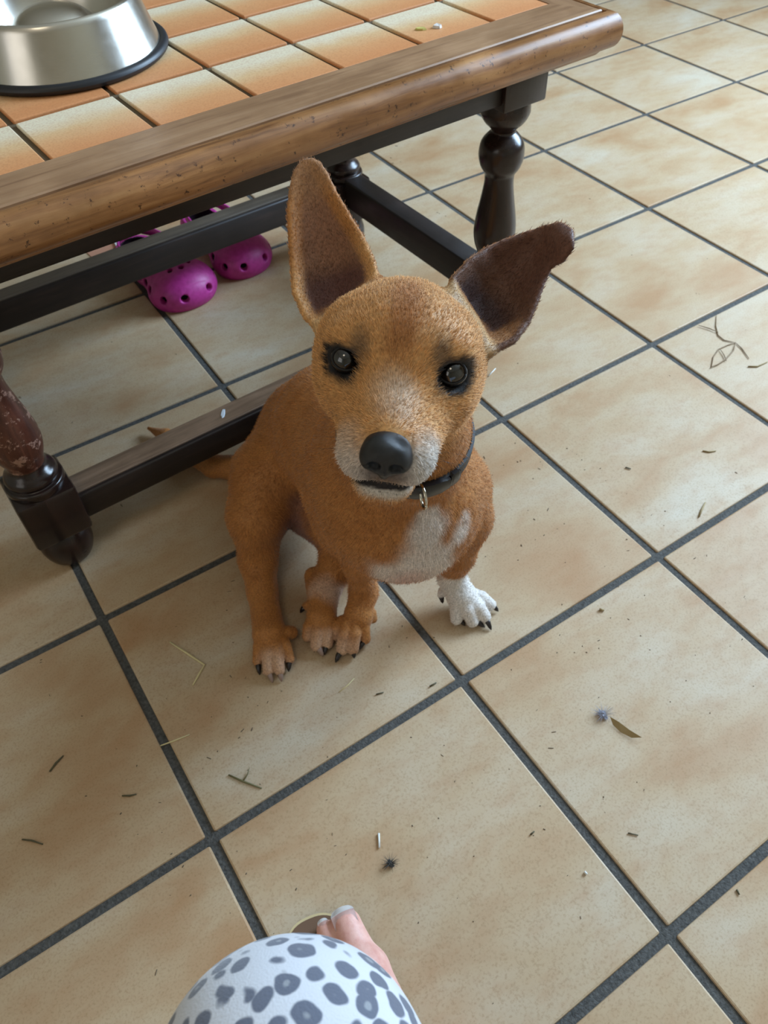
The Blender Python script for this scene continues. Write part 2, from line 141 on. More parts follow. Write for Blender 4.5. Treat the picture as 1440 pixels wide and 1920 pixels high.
# ---- implicit surfaces: smooth unions of rounded shapes turned into one continuous skin
class Field:
    def __init__(s, lo, hi, h):
        s.lo = np.array(lo, float); s.h = h
        s.n = np.ceil((np.array(hi) - s.lo) / h).astype(int) + 1
        s.f = np.full(s.n, 0.05, np.float32)
    def sub(s, lo, hi):
        a = np.maximum(np.floor((np.array(lo) - s.lo) / s.h).astype(int), 0)
        b = np.minimum(np.ceil((np.array(hi) - s.lo) / s.h).astype(int) + 1, s.n)
        if (b <= a).any(): return None, None
        ax = [s.lo[i] + s.h * np.arange(a[i], b[i]) for i in range(3)]
        return (slice(a[0], b[0]), slice(a[1], b[1]), slice(a[2], b[2])), np.stack(np.meshgrid(*ax, indexing='ij'), -1)
    def put(s, sl, d, k, op='add'):
        f = s.f[sl]
        if op == 'cut':
            d = -d
            if k > 0:
                hh = np.maximum(k - np.abs(f - d), 0) / k
                s.f[sl] = np.maximum(f, d) + hh * hh * k * 0.25
            else: s.f[sl] = np.maximum(f, d)
        else:
            if k > 0:
                hh = np.maximum(k - np.abs(f - d), 0) / k
                s.f[sl] = np.minimum(f, d) - hh * hh * k * 0.25
            else: s.f[sl] = np.minimum(f, d)
    def cone(s, a, b, ra, rb, k=0.0, op='add'):
        a = np.array(a, float); b = np.array(b, float)
        m = max(ra, rb) + k + 4 * s.h
        sl, p = s.sub(np.minimum(a, b) - m, np.maximum(a, b) + m)
        if sl is None: return
        s.put(sl, sd_cone(p, a, b, ra, rb).astype(np.float32), k, op)
    def ell(s, o, ax, r, k=0.0, op='add'):
        o = np.array(o, float); r = np.array(r, float); ax = np.array(ax, float)
        m = r.max() + k + 4 * s.h
        sl, p = s.sub(o - m, o + m)
        if sl is None: return
        s.put(sl, sd_ell(p, o, ax, r).astype(np.float32), k, op)
    def tris(s, V, T, rad, k):
        m = rad + k + 4 * s.h
        sl, p = s.sub(V.min(0) - m, V.max(0) + m)
        d = np.full(p.shape[:3], 0.05, np.float32)
        off = np.array([q.start for q in sl])
        for t in T:
            q = V[list(t)]
            a = np.maximum(np.floor((q.min(0) - m - s.lo) / s.h).astype(int) - off, 0)
            b = np.minimum(np.ceil((q.max(0) + m - s.lo) / s.h).astype(int) + 1 - off, d.shape)
            ss = (slice(a[0], b[0]), slice(a[1], b[1]), slice(a[2], b[2]))
            d[ss] = np.minimum(d[ss], sd_tri(p[ss], *q) - rad)
        s.put(sl, d, k)
        return d
    def mesh(s, name):
        f = s.f
        sg = f < 0
        n = np.array(f.shape) - 1
        cnt = np.zeros(n, np.int8)
        cor = [(i, j, k) for i in (0, 1) for j in (0, 1) for k in (0, 1)]
        for i, j, k in cor:
            cnt += sg[i:n[0] + i, j:n[1] + j, k:n[2] + k]
        act = (cnt > 0) & (cnt < 8)
        idx = np.argwhere(act)
        vid = np.full(n, -1, np.int64); vid[act] = np.arange(len(idx))
        val = np.stack([f[idx[:, 0] + i, idx[:, 1] + j, idx[:, 2] + k] for i, j, k in cor], 1)
        acc = np.zeros((len(idx), 3)); num = np.zeros(len(idx))
        ca = np.array(cor, float)
        for x in range(8):
            for y in range(x + 1, 8):
                if np.abs(ca[x] - ca[y]).sum() != 1: continue
                va, vb = val[:, x], val[:, y]
                m = (va < 0) != (vb < 0)
                t = np.where(m, va / np.where(m, va - vb, 1), 0)
                pt = ca[x] + (ca[y] - ca[x]) * t[:, None]
                acc[m] += pt[m]; num[m] += 1
        V = s.lo + (idx + acc / num[:, None]) * s.h
        quads = []
        for ax in range(3):
            u, v = (ax + 1) % 3, (ax + 2) % 3
            sl0 = [slice(None)] * 3; sl1 = [slice(None)] * 3
            sl0[ax] = slice(0, -1); sl1[ax] = slice(1, None)
            A, B = sg[tuple(sl0)], sg[tuple(sl1)]
            for flip, M in ((False, A & ~B), (True, ~A & B)):
                e = np.argwhere(M)
                ok = (e[:, u] > 0) & (e[:, v] > 0) & (e[:, u] < n[u]) & (e[:, v] < n[v])
                e = e[ok]
                q = []
                for du, dv in ((-1, -1), (0, -1), (0, 0), (-1, 0)):
                    ee = e.copy(); ee[:, u] += du; ee[:, v] += dv
                    q.append(vid[ee[:, 0], ee[:, 1], ee[:, 2]])
                q = np.stack(q, 1)
                quads.append(q[:, ::-1] if flip else q)
        Q = np.concatenate(quads)
        me = bpy.data.meshes.new(name)
        me.vertices.add(len(V)); me.vertices.foreach_set('co', V.astype(np.float32).ravel())
        me.loops.add(Q.size); me.loops.foreach_set('vertex_index', Q.astype(np.int32).ravel())
        me.polygons.add(len(Q))
        me.polygons.foreach_set('loop_start', np.arange(0, Q.size, 4, dtype=np.int32))
        me.polygons.foreach_set('loop_total', np.full(len(Q), 4, np.int32))
        me.update(calc_edges=True); me.validate()
        return me, V, Q

def sd_cone(p, a, b, ra, rb):
    ba = b - a; L = np.linalg.norm(ba)
    if L < 1e-6: return np.linalg.norm(p - a, axis=-1) - max(ra, rb)
    t = np.clip(((p - a) @ ba) / (L * L), 0, 1)
    d = np.linalg.norm(p - a - t[..., None] * ba, axis=-1)
    t2 = t * t * (3 - 2 * t) * 0.5 + t * 0.5
    return d - (ra + (rb - ra) * t2)
def sd_ell(p, o, ax, r):
    q = (p - o) @ ax.T
    k0 = np.linalg.norm(q / r, axis=-1); k1 = np.linalg.norm(q / (r * r), axis=-1)
    return k0 * (k0 - 1) / np.maximum(k1, 1e-6)
def sd_tri(p, a, b, c_):
    ba, cb, ac = b - a, c_ - b, a - c_
    n = np.cross(ba, ac)
    pa, pb, pc = p - a, p - b, p - c_
    s = np.sign(pa @ np.cross(ba, n)) + np.sign(pb @ np.cross(cb, n)) + np.sign(pc @ np.cross(ac, n))
    def seg(pp, e):
        return ((e * np.clip((pp @ e) / (e @ e), 0, 1)[..., None] - pp) ** 2).sum(-1)
    ed = np.minimum(np.minimum(seg(pa, ba), seg(pb, cb)), seg(pc, ac))
    pl = (pa @ n) ** 2 / (n @ n)
    return np.sqrt(np.where(s < 2.0, ed, pl))

# ------------------------------------------------------------------ materials
def srgb(r, g, b):
    f = lambda v: v / 12.92 if v <= .04045 else ((v + .055) / 1.055) ** 2.4
    return (f(r / 255), f(g / 255), f(b / 255), 1)

class M:
    def __init__(s, name):
        s.m = bpy.data.materials.new(name); s.m.use_nodes = True
        s.t = s.m.node_tree; s.b = s.t.nodes['Principled BSDF']
    def n(s, ty, **kw):
        x = s.t.nodes.new(ty)
        for k, v in kw.items():
            if k.startswith('i_'):
                x.inputs[k[2:].replace('_', ' ')].default_value = v
            else: setattr(x, k, v)
        return x
    def l(s, a, b): s.t.links.new(a, b)
    def set(s, **kw):
        for k, v in kw.items(): s.b.inputs[k.replace('_', ' ')].default_value = v
        return s
    def coord(s, kind='Object', scale=(1, 1, 1), rot=(0, 0, 0)):
        tc = s.n('ShaderNodeTexCoord'); mp = s.n('ShaderNodeMapping')
        mp.inputs['Scale'].default_value = scale; mp.inputs['Rotation'].default_value = rot
        s.l(tc.outputs[kind], mp.inputs['Vector']); return mp.outputs[0]
    def pos(s, scale=(1, 1, 1), rot=(0, 0, 0), loc=(0, 0, 0)):
        g = s.n('ShaderNodeNewGeometry'); mp = s.n('ShaderNodeMapping')
        mp.inputs['Scale'].default_value = scale; mp.inputs['Rotation'].default_value = rot; mp.inputs['Location'].default_value = loc
        s.l(g.outputs['Position'], mp.inputs['Vector']); return mp.outputs[0]
    def noise(s, vec, scale, detail=3, rough=.5, dist=0.0):
        x = s.n('ShaderNodeTexNoise'); x.inputs['Scale'].default_value = scale
        x.inputs['Detail'].default_value = detail; x.inputs['Roughness'].default_value = rough; x.inputs['Distortion'].default_value = dist
        if vec is not None: s.l(vec, x.inputs['Vector'])
        return x.outputs['Fac']
    def ramp(s, fac, stops, interp='LINEAR'):
        x = s.n('ShaderNodeValToRGB'); x.color_ramp.interpolation = interp
        el = x.color_ramp.elements
        while len(el) < len(stops): el.new(0.5)
        for e, (p, c_) in zip(el, stops):
            e.position = p; e.color = c_ if len(c_) == 4 else (*c_, 1)
        s.l(fac, x.inputs[0]); return x.outputs[0]
    def mix(s, fac, a, b, mode='MIX'):
        x = s.n('ShaderNodeMix', data_type='RGBA', blend_type=mode)
        for v, i in ((fac, 0), (a, 6), (b, 7)):
            if hasattr(v, 'is_linked') or hasattr(v, 'links'): s.l(v, x.inputs[i])
            else: x.inputs[i].default_value = v
        return x.outputs[2]
    def math(s, op, a, b=0.0):
        x = s.n('ShaderNodeMath', operation=op)
        for v, i in ((a, 0), (b, 1)):
            if hasattr(v, 'links'): s.l(v, x.inputs[i])
            else: x.inputs[i].default_value = v
        return x.outputs[0]
    def bump(s, h, strength=.3, dist=.002):
        x = s.n('ShaderNodeBump'); x.inputs['Strength'].default_value = strength; x.inputs['Distance'].default_value = dist
        s.l(h, x.inputs['Height']); s.l(x.outputs[0], s.b.inputs['Normal'])
    def col(s, v): s.l(v, s.b.inputs['Base Color'])
    def rough(s, v): s.l(v, s.b.inputs['Roughness'])

def plain(name, col, rough=.5, metal=0.0, **kw):
    x = M(name); x.set(Base_Color=col, Roughness=rough, Metallic=metal, **kw)
    v = x.noise(x.coord(), 60, 3)
    x.col(x.mix(x.math('MULTIPLY', v, .35), col, tuple(q * .6 for q in col[:3]) + (1,)))
    return x.m

# floor tile glaze: sand colour with soft orange-brown clouds
x = M('floor_tile_glaze')
oi = x.n('ShaderNodeObjectInfo')
g = x.n('ShaderNodeNewGeometry')
sc = x.n('ShaderNodeVectorMath', operation='SCALE'); sc.inputs['Scale'].default_value = 40
cb = x.n('ShaderNodeCombineXYZ'); x.l(oi.outputs['Random'], cb.inputs[0]); x.l(oi.outputs['Random'], cb.inputs[2]); x.l(cb.outputs[0], sc.inputs[0])
ad = x.n('ShaderNodeVectorMath', operation='ADD'); x.l(g.outputs['Position'], ad.inputs[0]); x.l(sc.outputs[0], ad.inputs[1])
mp = x.n('ShaderNodeMapping'); mp.inputs['Scale'].default_value = (1.0, 1.9, 1); mp.inputs['Rotation'].default_value = (0, 0, .5); x.l(ad.outputs[0], mp.inputs[0])
big = x.noise(mp.outputs[0], 5.0, 4, .5, .3)
small = x.noise(mp.outputs[0], 26, 4, .6)
fine = x.noise(ad.outputs[0], 420, 2, .6)
c1 = x.ramp(big, [(.30, srgb(172, 136, 100)), (.47, srgb(183, 158, 126)), (.60, srgb(188, 168, 141)), (.75, srgb(193, 180, 159))])
c2 = x.mix(x.ramp(small, [(.46, (0, 0, 0)), (.80, (.40, .40, .40))]), c1, srgb(166, 122, 84))
c3 = x.mix(x.ramp(fine, [(.30, (.35, .35, .35)), (.5, (0, 0, 0))]), c2, srgb(140, 108, 70))
x.col(c3)
x.rough(x.ramp(small, [(.3, (.46, .46, .46)), (.7, (.58, .58, .58))])); x.b.inputs['Specular IOR Level'].default_value = .32
x.bump(x.noise(ad.outputs[0], 90, 3), .10, .0012)
MT_TILE = x.m

x = M('floor_grout'); v = x.pos()
x.col(x.ramp(x.noise(v, 260, 4, .7), [(.3, srgb(50, 49, 47)), (.7, srgb(92, 91, 88))])); x.set(Roughness=.9)
x.bump(x.noise(v, 420, 3), .6, .002); MT_GROUT = x.m

def wood(name, stops, rough=.45, axis=0, wear=None, scale=1.0, rrange=.12):
    x = M(name)
    s = [30 * scale] * 3; s[axis] = 2.2 * scale
    v = x.coord('Object', s)
    gr = x.noise(v, 3.2, 6, .65, .6)
    colr = x.ramp(gr, stops)
    v2 = x.coord('Object', (1, 1, 1))
    bl = x.noise(v2, 9, 4, .6)
    colr = x.mix(x.ramp(bl, [(.40, (.5, .5, .5)), (.62, (0, 0, 0))]), colr, stops[0][1])
    if wear is not None:
        sp = x.noise(v2, wear[0], 5, .75)
        colr = x.mix(x.ramp(sp, [(wear[1], (0, 0, 0)), (wear[1] + .06, (1, 1, 1))]), colr, wear[2])
    x.col(colr)
    x.rough(x.ramp(bl, [(.3, (rough - rrange,) * 3), (.7, (rough + rrange,) * 3)]))
    x.bump(gr, .25, .0012)
    return x.m
MT_TOPWOOD = wood('worn_top_wood', [(.30, srgb(126, 92, 66)), (.5, srgb(164, 126, 92)), (.72, srgb(182, 146, 112))], .42, 0, (70, .70, srgb(70, 44, 30)))
MT_TOPWOODY = wood('worn_top_wood_cross', [(.30, srgb(126, 92, 66)), (.5, srgb(164, 126, 92)), (.72, srgb(182, 146, 112))], .42, 1, (70, .70, srgb(70, 44, 30)))
MT_MOULD = wood('moulding_wood', [(.28, srgb(98, 60, 32)), (.5, srgb(162, 112, 66)), (.75, srgb(188, 140, 90))], .36, 0, (120, .60, srgb(64, 36, 20)))
MT_GROOVE = wood('groove_dirt', [(.3, srgb(34, 24, 22)), (.7, srgb(62, 44, 36))], .6)
MT_DARK = wood('dark_stained_wood', [(.3, srgb(26, 17, 15)), (.55, srgb(44, 29, 25)), (.8, srgb(64, 42, 34))], .24, 2, (90, .68, srgb(80, 52, 38)), rrange=.06)
MT_DARKX = wood('dark_stained_rail_wood', [(.3, srgb(24, 18, 16)), (.55, srgb(40, 29, 25)), (.8, srgb(58, 42, 35))], .48, 0, (110, .70, srgb(84, 66, 52)))
MT_DARKY = wood('dark_stained_cross_rail_wood', [(.3, srgb(24, 18, 16)), (.55, srgb(38, 28, 25)), (.8, srgb(54, 40, 34))], .48, 1)
MT_RAILTOP = wood('worn_rail_top', [(.3, srgb(96, 76, 60)), (.55, srgb(140, 114, 92)), (.8, srgb(160, 134, 112))], .5, 0)
MT_DUST = wood('dusty_rail_top', [(.3, srgb(78, 66, 56)), (.55, srgb(100, 88, 74)), (.8, srgb(118, 104, 88))], .6, 0)
MT_SCUFF = wood('scuffed_leg_wood', [(.3, srgb(54, 28, 20)), (.55, srgb(92, 50, 36)), (.8, srgb(116, 70, 52))], .34, 2, (75, .56, srgb(158, 122, 106)))

# table top tiles: orange stoneware with a pale flame along the far side of each tile
x = M('flamed_top_tile'); tc = x.n('ShaderNodeTexCoord'); sp = x.n('ShaderNodeSeparateXYZ'); x.l(tc.outputs['Object'], sp.inputs[0])
oi = x.n('ShaderNodeObjectInfo'); ps = x.n('ShaderNodeNewGeometry')
nz = x.noise(ps.outputs['Position'], 26, 4, .6)
yy = x.math('ADD', x.math('DIVIDE', sp.outputs[1], .104), .5)
yy = x.math('ADD', yy, x.math('MULTIPLY', x.math('SUBTRACT', nz, .5), .30))
yy = x.math('ADD', yy, x.math('MULTIPLY', x.math('SUBTRACT', oi.outputs['Random'], .5), .22))
c1 = x.ramp(yy, [(.05, srgb(208, 140, 90)), (.36, srgb(214, 156, 106)), (.60, srgb(218, 182, 136)), (.85, srgb(226, 212, 184))])
fn = x.noise(ps.outputs['Position'], 500, 2)
c1 = x.mix(x.ramp(fn, [(.3, (.30,) * 3), (.55, (0,) * 3)]), c1, srgb(170, 100, 52))
x.col(c1); x.set(Roughness=.5); x.bump(x.noise(ps.outputs['Position'], 160, 3), .15, .001)
MT_TOPTILE = x.m
MT_TOPGROUT = plain('top_grout', srgb(92, 76, 54), .9)

# brushed steel
x = M('brushed_steel'); v = x.coord('Object', (1, 1, 1))
sp = x.n('ShaderNodeSeparateXYZ'); x.l(v, sp.inputs[0])
at = x.math('ARCTAN2', sp.outputs[1], sp.outputs[0])
cb = x.n('ShaderNodeCombineXYZ'); x.l(at, cb.inputs[0]); x.l(x.math('MULTIPLY', sp.outputs[2], 60), cb.inputs[2])
x.set(Base_Color=srgb(202, 198, 190), Metallic=1.0)
x.rough(x.ramp(x.noise(v, 80, 4), [(.3, (.23,) * 3), (.7, (.27,) * 3)]))
x.bump(x.noise(cb.outputs[0], 14, 3), .03, .001)
MT_STEEL = x.m
MT_RUBBER = plain('black_rubber', srgb(28, 30, 36), .45)
MT_BLACKPLASTIC = plain('black_plastic', srgb(16, 17, 20), .28)
MT_NYLON = plain('black_webbing', srgb(20, 20, 22), .55)
MT_CHROME = plain('chrome_metal', srgb(205, 200, 185), .14, 1.0)

x = M('clog_foam'); v = x.coord()
x.col(x.ramp(x.noise(v, 120, 3), [(.3, srgb(164, 38, 122)), (.7, srgb(186, 54, 142))])); x.set(Roughness=.48)
x.bump(x.noise(v, 500, 2), .12, .001); MT_CLOG = x.m
MT_HOLE = plain('painted_cavity_shade', srgb(40, 12, 32), .9)  # dark copy of the foam colour paints the shade inside the clogs

# dog coat reads the colour laid on the skin
def coat(name, rough=.55, hair=False):
    x = M(name); a = x.n('ShaderNodeAttribute', attribute_name='coat')
    colr = a.outputs['Color']
    if not hair:
        v = x.pos()
        colr = x.mix(x.ramp(x.noise(v, 480, 3, .6), [(.30, (.45,) * 3), (.6, (0,) * 3)]), colr, (.02, .01, .005, 1), 'MIX')
        x.bump(x.noise(v, 620, 3), .25, .0015)
    x.col(colr); x.set(Roughness=rough)
    x.b.inputs['Specular IOR Level'].default_value = .22
    x.b.inputs['Sheen Weight'].default_value = .12
    x.b.inputs['Sheen Roughness'].default_value = .5
    return x.m
MT_COAT = coat('dog_coat'); MT_FUR = coat('dog_fur', .5, True)
x = M('dog_eye'); v = x.coord(); sp = x.n('ShaderNodeSeparateXYZ'); x.l(v, sp.inputs[0])
rr = x.math('SQRT', x.math('ADD', x.math('MULTIPLY', sp.outputs[0], sp.outputs[0]), x.math('MULTIPLY', sp.outputs[1], sp.outputs[1])))
x.col(x.ramp(x.math('MULTIPLY', rr, 90), [(.42, srgb(6, 6, 8)), (.50, srgb(24, 15, 10)), (.74, srgb(30, 18, 12)), (.84, srgb(10, 8, 8))]))
x.set(Roughness=.05); x.b.inputs['Coat Weight'].default_value = 1.0; x.b.inputs['Coat Roughness'].default_value = .02
MT_EYE = x.m
x = M('dog_nose'); v = x.coord(); x.set(Roughness=.30)
x.col(x.ramp(x.noise(v, 300, 3), [(.3, srgb(12, 12, 14)), (.7, srgb(26, 27, 31))])); x.bump(x.n('ShaderNodeTexVoronoi', i_Scale=900).outputs[0], .35, .0008)
MT_NOSE = x.m
MT_LID = plain('black_eyelid', srgb(16, 13, 13), .75)
MT_CLAW = plain('claw_horn', srgb(34, 27, 27), .3)
MT_CLAWP = plain('pale_claw_horn', srgb(150, 126, 116), .35)

x = M('human_skin'); v = x.pos()
x.col(x.ramp(x.noise(v, 70, 4, .6), [(.3, srgb(206, 146, 132)), (.6, srgb(222, 172, 158)), (.8, srgb(226, 186, 172))])); x.set(Roughness=.5)
x.b.inputs['Subsurface Weight'].default_value = .15; x.b.inputs['Subsurface Radius'].default_value = (.01, .004, .002); x.b.inputs['Subsurface Scale'].default_value = .4
x.bump(x.noise(v, 350, 3), .25, .001); MT_SKIN = x.m
MT_NAIL = plain('toenail', srgb(242, 204, 194), .3); MT_NAILTIP = plain('white_nail_tip', srgb(248, 244, 240), .3)

# knit with grey animal-print rosettes
x = M('leopard_print_knit'); v = x.coord('Object', (1.0, 1.0, 1.0))
nv = x.n('ShaderNodeTexNoise'); nv.inputs['Scale'].default_value = 55; nv.inputs['Detail'].default_value = 2; x.l(v, nv.inputs['Vector'])
md = x.n('ShaderNodeVectorMath', operation='MULTIPLY_ADD'); x.l(nv.outputs['Color'], md.inputs[0]); md.inputs[1].default_value = (.009,) * 3; x.l(v, md.inputs[2])
vo = x.n('ShaderNodeTexVoronoi', i_Scale=80.0, i_Randomness=.6); x.l(md.outputs[0], vo.inputs['Vector'])
spot = x.ramp(vo.outputs['Distance'], [(.43, (1, 1, 1)), (.50, (0, 0, 0))])
core = x.ramp(vo.outputs['Distance'], [(.10, (.55,) * 3), (.17, (0, 0, 0))])
cc = x.mix(spot, srgb(202, 202, 207), srgb(96, 100, 114)); cc = x.mix(core, cc, srgb(168, 170, 172))
x.col(cc); x.set(Roughness=.9); x.b.inputs['Sheen Weight'].default_value = .3
x.bump(x.noise(v, 900, 2), .25, .001); MT_LEOPARD = x.m
MT_INSOLE = plain('brown_insole', srgb(112, 84, 62), .75); MT_SOLERIM = plain('beige_sole_rim', srgb(206, 186, 140), .6)
MT_WALL = plain('plaster_wall', srgb(186, 172, 146), .9); MT_CEIL = plain('ceiling_paint', srgb(232, 226, 212), .9)
MT_FRAMEP = plain('white_window_frame', srgb(225, 225, 220), .5)
def solid(name, lin, rough=.8): return plain(name, (*lin, 1), rough)

# ------------------------------------------------------------------ room shell
rm = ROOM
bm = box_bm(bmesh.new(), rm['x0'], rm['x1'], rm['y0'], rm['y1'], -.05, -.0028)
floor = from_bm('floor', bm, MT_GROUT); tag(floor, kind='structure')
floor['label'] = 'sand coloured ceramic tile floor with dark grey joints'
T = .33
bm = box_bm(bmesh.new(), -.1598, .1598, -.1598, .1598, -.008, 0, .0021, 2)
tile_me = bpy.data.meshes.new('tile'); bm.normal_update(); bm.to_mesh(tile_me); bm.free()
tile_me.materials.append(MT_TILE)
cells = []
for i in range(-8, 14):
    for j in range(-7, 13):
        cx, cy = (i + .5) * T, (j + .5) * T
        if rm['x0'] < cx < rm['x1'] and rm['y0'] < cy < rm['y1']:
            cells.append((math.hypot(cx - 1.0, cy - 1.0), cx, cy))
cells.sort()
for k, (dd, cx, cy) in enumerate(cells[:280]):
    o = bpy.data.objects.new('tile', tile_me); COL.objects.link(o); o.parent = floor
    o.location = (cx, cy, rng.uniform(-.0003, 0)); o.rotation_euler = (rng.normal(0, .0006), rng.normal(0, .0006), 0)
bm = bmesh.new()
for dd, cx, cy in cells[280:]:
    box_bm(bm, cx - .1598, cx + .1598, cy - .1598, cy + .1598, -.008, -.0002)
if len(cells) > 280:
    o = from_bm('far_tiles', bm, MT_TILE, floor); o['kind'] = 'stuff'

def wall(name, x0, x1, y0, y1, hole=None):
    bm = bmesh.new(); h = rm['h']
    if hole is None: box_bm(bm, x0, x1, y0, y1, -.05, h)
    else:
        a, b, z0, z1 = hole
        for (p, q, r, s) in ((y0, a, -.05, h), (b, y1, -.05, h), (a, b, -.05, z0), (a, b, z1, h)):
            box_bm(bm, x0, x1, p, q, r, s)
    return tag(from_bm(name, bm, MT_WALL), 'cream plastered wall of the room', kind='structure')
wall('wall_right', rm['x1'], rm['x1'] + .12, rm['y0'], rm['y1'], (-.6, .9, .8, 2.2))
wall('wall_left', rm['x0'] - .12, rm['x0'], rm['y0'], rm['y1'], (-1.35, .15, .8, 2.2))
wall('wall_back', rm['x0'], rm['x1'], rm['y1'], rm['y1'] + .12)
wall('wall_front', rm['x0'], rm['x1'], rm['y0'] - .12, rm['y0'])
tag(from_bm('ceiling', box_bm(bmesh.new(), rm['x0'], rm['x1'], rm['y0'], rm['y1'], rm['h'], rm['h'] + .1), MT_CEIL), 'white painted ceiling', kind='structure')
def window(name, x, y0, y1, z0, z1):
    bm = bmesh.new(); t = .05
    for a, b, p, q in ((y0, y1, z0, z0 + t), (y0, y1, z1 - t, z1), (y0, y0 + t, z0 + t, z1 - t), (y1 - t, y1, z0 + t, z1 - t), ((y0 + y1) / 2 - t / 2, (y0 + y1) / 2 + t / 2, z0 + t, z1 - t)):
        box_bm(bm, x - .03, x + .03, a, b, p, q)
    tag(from_bm(name, bm, MT_FRAMEP), 'white framed window behind an area light, out of view', kind='structure')
window('window_1', rm['x1'] + .06, -.6, .9, .8, 2.2)
window('fill_window', rm['x0'] - .06, -1.35, .15, .8, 2.2)  # unseen frame added to go with the warm left fill

# ------------------------------------------------------------------ tiled coffee table
tb = D['table']; TL, TW = tb['L'], tb['W']
table = empty('coffee_table', tb['A'], R_(tb['yaw']))
tag(table, 'dark turned-leg coffee table topped with orange flamed tiles in a wooden frame', 'table')
def spline(prof, sub=4):
    P_ = [prof[0]] + list(prof) + [prof[-1]]; out = []
    for i in range(1, len(P_) - 2):
        for s in range(sub):
            t = s / sub; p0, p1, p2, p3 = (np.array(P_[i + k]) for k in (-1, 0, 1, 2))
            out.append(tuple(.5 * ((2 * p1) + (-p0 + p2) * t + (2 * p0 - 5 * p1 + 4 * p2 - p3) * t * t + (-p0 + 3 * p1 - 3 * p2 + p3) * t ** 3)))
    out.append(tuple(prof[-1])); return [(max(r, 0.0), z) for r, z in out]
def leg_at(x, y, mat_pear):
    hb = .037
    prof = [(0, .141)] + spline([(.0355, .141), (.0365, .147), (.0355, .152), (.031, .154), (.0325, .159), (.031, .165), (.025, .172), (.0225, .178), (.0245, .186), (.0298, .202), (.0318, .221), (.0295, .243), (.025, .268), (.0215, .291), (.0212, .303), (.0225, .309), (.029, .320), (.0322, .335), (.030, .351), (.022, .362), (.0168, .367), (.019, .372), (.028, .381), (.0335, .391), (.0342, .398), (.032, .411)]) + [(0, .411)]
    lg = from_bm('leg', lathe_bm(bmesh.new(), prof, 36, x, y), MT_DARK, table)
    lg.data.materials.append(mat_pear)
    for p in lg.data.polygons:
        if .178 < p.center.z < .365: p.material_index = 1
    autosmooth(lg, 40)
    autosmooth(from_bm('leg_block', box_bm(bmesh.new(), x - hb, x + hb, y - hb, y + hb, .064, .1425, .005, 2), MT_DARK, lg), 40)
    autosmooth(from_bm('leg_block', box_bm(bmesh.new(), x - hb, x + hb, y - hb, y + hb, .409, .458, .003, 2), MT_DARK, lg), 40)
    bm = lathe_bm(bmesh.new(), [(0, .0)] + spline([(.020, .0), (.029, .008), (.0345, .024), (.0345, .040), (.029, .056), (.022, .066)]) + [(0, .066)], 36, x, y)
    from_bm('ball_foot', bm, MT_DARK, lg, True)
    return lg
leg_at(0, 0, MT_SCUFF); leg_at(TL, 0, MT_DARK); leg_at(TL, TW, MT_DARK); leg_at(0, TW, MT_DARK)
def rail(x0, x1, y0, y1, z0, z1, mat, top=None, n='stretcher'):
    o = autosmooth(from_bm(n, box_bm(bmesh.new(), x0, x1, y0, y1, z0, z1, .003, 2), mat, table), 50)
    if top:
        a, b = top
        ox, oy = (0, .006) if (x1 - x0) > (y1 - y0) else (.006, 0)
        from_bm('worn_top', box_bm(bmesh.new(), x0 + (0.0 if ox == 0 else ox), x1, y0 + oy, y1, z1 - .001, z1 + .0025, .001, 1), b, o)
    return o
rail(.035, TL - .035, -.022, .018, .068, .110, MT_DARKX, (1, MT_RAILTOP))
rail(.035, TL - .035, TW - .016, TW + .020, .098, .146, MT_DARKX, (1, MT_DUST))
rail(TL - .020, TL + .018, .035, TW - .035, .100, .153, MT_DARKY)
rail(-.018, .020, .035, TW - .035, .100, .153, MT_DARKY)
rail(.035, TL - .035, -.030, -.008, .417, .460, MT_DARKX, n='apron')
rail(.035, TL - .035, TW + .008, TW + .030, .422, .460, MT_DARKX, n='apron')
rail(-.030, -.008, .035, TW - .035, .422, .460, MT_DARKY, n='apron')
rail(TL + .008, TL + .030, .035, TW - .035, .422, .460, MT_DARKY, n='apron')
